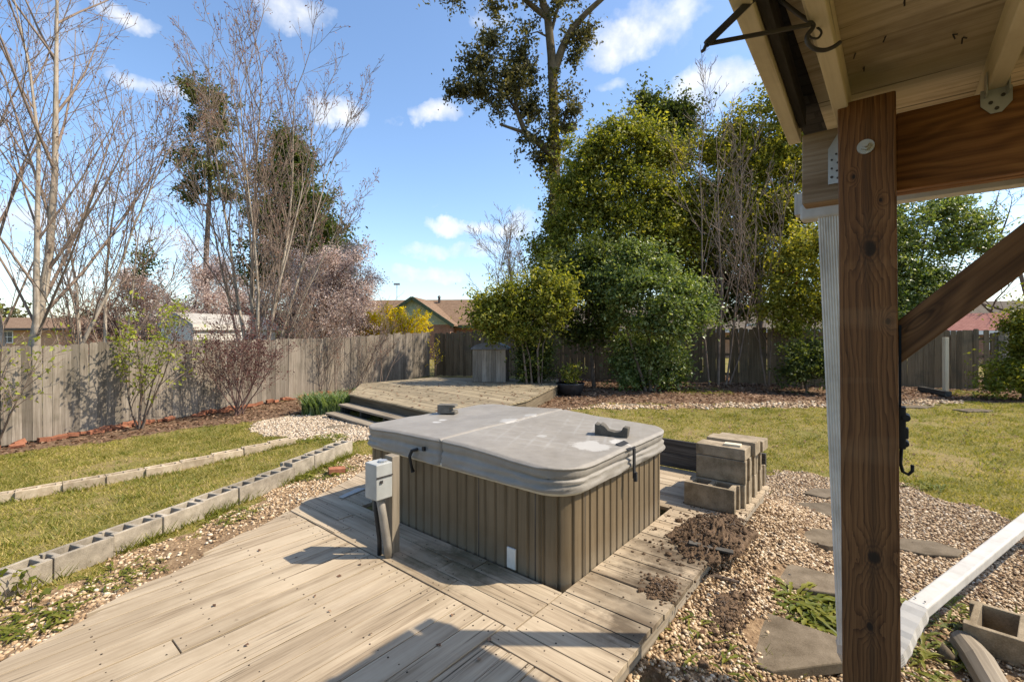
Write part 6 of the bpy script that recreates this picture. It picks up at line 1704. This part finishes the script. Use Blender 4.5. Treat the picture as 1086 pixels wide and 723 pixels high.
# ------------------------------------------------------------------ light and sky
S = Vector((.87, -.03, 1.0)).normalized()
el = math.asin(S.z); azm = math.atan2(S.x, S.y)
sd_ = bpy.data.lights.new('sun', 'SUN'); sd_.energy = 4.1; sd_.angle = math.radians(.53); sd_.color = (1.0, .89, .73)
so = bpy.data.objects.new('sun', sd_); so.rotation_euler = (-S).to_track_quat('-Z', 'Y').to_euler(); so.location = S * 50; C.objects.link(so)
w = bpy.data.worlds.new('World'); scene.world = w; w.use_nodes = True
nt = w.node_tree; nt.nodes.clear()
k = NT.__new__(NT); k.t = nt
sky = k.n('ShaderNodeTexSky', {'sky_type': 'NISHITA', 'sun_disc': False, 'sun_elevation': el, 'sun_rotation': azm, 'altitude': 50, 'air_density': 1.0, 'dust_density': 1.0, 'ozone_density': 2.2})
dirn = k.n('ShaderNodeTexCoord').outputs['Generated']
hs = k.n('ShaderNodeHueSaturation', Saturation=1.06, Value=1.0, Color=sky.outputs[0])
bg = k.n('ShaderNodeBackground', Color=hs.outputs[0], Strength=.15)
n1 = k.noise(dirn, 5.5, 7, .6, .3); n2 = k.noise(dirn, 17.0, 5, .6)
wv = k.n('ShaderNodeVectorMath', {'operation': 'SCALE'}, i0=k.n('ShaderNodeVectorMath', {'operation': 'SUBTRACT'}, i0=k.noise(dirn, 9.0, 5, .6, 0, 1), i1=(.5, .5, .5)).outputs[0])
wv.inputs['Scale'].default_value = .11
dw = k.n('ShaderNodeVectorMath', {'operation': 'ADD'}, i0=dirn, i1=wv.outputs[0]).outputs[0]
mask = None
def dir_px(px, py): return Vector((px - CX, FPX, HY - py)).normalized()
for px, py, rx, ry, amt in ((135, 12, 34, 12, .9), (318, 12, 34, 20, .85), (358, 120, 24, 13, .95), (465, 128, 24, 13, 1.0), (415, 128, 18, 7, .5), (668, 42, 48, 18, .9), (700, 22, 52, 18, .65), (765, 90, 46, 24, .95), (700, 12, 60, 14, .5), (160, 85, 34, 12, .8), (90, 200, 60, 14, .5), (470, 268, 60, 8, .7), (330, 60, 30, 8, .4), (640, 90, 40, 10, .45), (495, 238, 36, 9, 1.0), (545, 240, 40, 13, .95), (500, 265, 54, 10, .75), (455, 292, 46, 8, .7), (40, 235, 60, 16, .9), (170, 250, 50, 10, .6), (150, 262, 60, 12, .45), (560, 180, 24, 12, .25), (1040, 290, 70, 14, .8), (60, 290, 70, 16, .6), (520, 20, 26, 10, .35), (430, 300, 60, 6, .35), (1010, 245, 60, 10, .6), (1150, 120, 90, 40, .8), (-120, 120, 80, 40, .8), (1300, 250, 160, 40, .8)):
    c = dir_px(px, py); rt = Vector((c.y, -c.x, 0)).normalized(); upv = rt.cross(c)
    a = k.n('ShaderNodeVectorMath', {'operation': 'DOT_PRODUCT'}, i0=dw, i1=tuple(rt)).outputs['Value']
    b = k.n('ShaderNodeVectorMath', {'operation': 'DOT_PRODUCT'}, i0=dw, i1=tuple(upv)).outputs['Value']
    f = k.n('ShaderNodeVectorMath', {'operation': 'DOT_PRODUCT'}, i0=dirn, i1=tuple(c)).outputs['Value']
    sc = c.y  # pixels to angle
    e = k.math('ADD', k.math('POWER', k.math('MULTIPLY', a, FPX / (rx * sc * 1.0)), 2.0), k.math('POWER', k.math('MULTIPLY', b, FPX / (ry * sc)), 2.0))
    e = k.math('MULTIPLY', k.math('SUBTRACT', 1.0, k.math('MULTIPLY', e, .42), True), amt)
    e = k.math('MULTIPLY', e, k.math('GREATER_THAN', f, .3))
    mask = e if mask is None else k.math('MAXIMUM', mask, e)
dens = k.math('ADD', k.math('MULTIPLY', mask, .95), k.math('ADD', k.math('MULTIPLY', k.math('SUBTRACT', n1, .5), .9), k.math('MULTIPLY', k.math('SUBTRACT', n2, .5), .7)))
cm = k.ramp(dens, [(.34, 0.0), (.95, .92)])
wide = k.ramp(n1, [(.60, 0.0), (.80, .35)])
cm = k.math('MAXIMUM', k.math('MULTIPLY', cm, k.ramp(mask, [(.0, 0.0), (.2, 1.0)])), wide)
z_ = k.n('ShaderNodeSeparateXYZ', Vector=dirn).outputs[2]
cm = k.math('MULTIPLY', cm, k.ramp(z_, [(.0, 0.0), (.04, 1.0)]))
cc = k.mix(k.ramp(n2, [(.35, 0.0), (.65, 1.0)]), (.74, .78, .86), (1.0, .99, .97))
bgc = k.n('ShaderNodeBackground', Color=cc, Strength=.70)
mx = k.n('ShaderNodeMixShader', Fac=cm); nt.links.new(bg.outputs[0], mx.inputs[1]); nt.links.new(bgc.outputs[0], mx.inputs[2])
wo = k.n('ShaderNodeOutputWorld'); nt.links.new(mx.outputs[0], wo.inputs[0])

vs = scene.view_settings; vs.view_transform = 'Standard'; vs.look = 'None'; vs.gamma = 1.0; vs.use_curve_mapping = False; vs.exposure = .84
scene.cycles.use_adaptive_sampling = True
scene.cycles.use_denoising = True
scene.cycles.max_bounces = 8; scene.cycles.transparent_max_bounces = 8
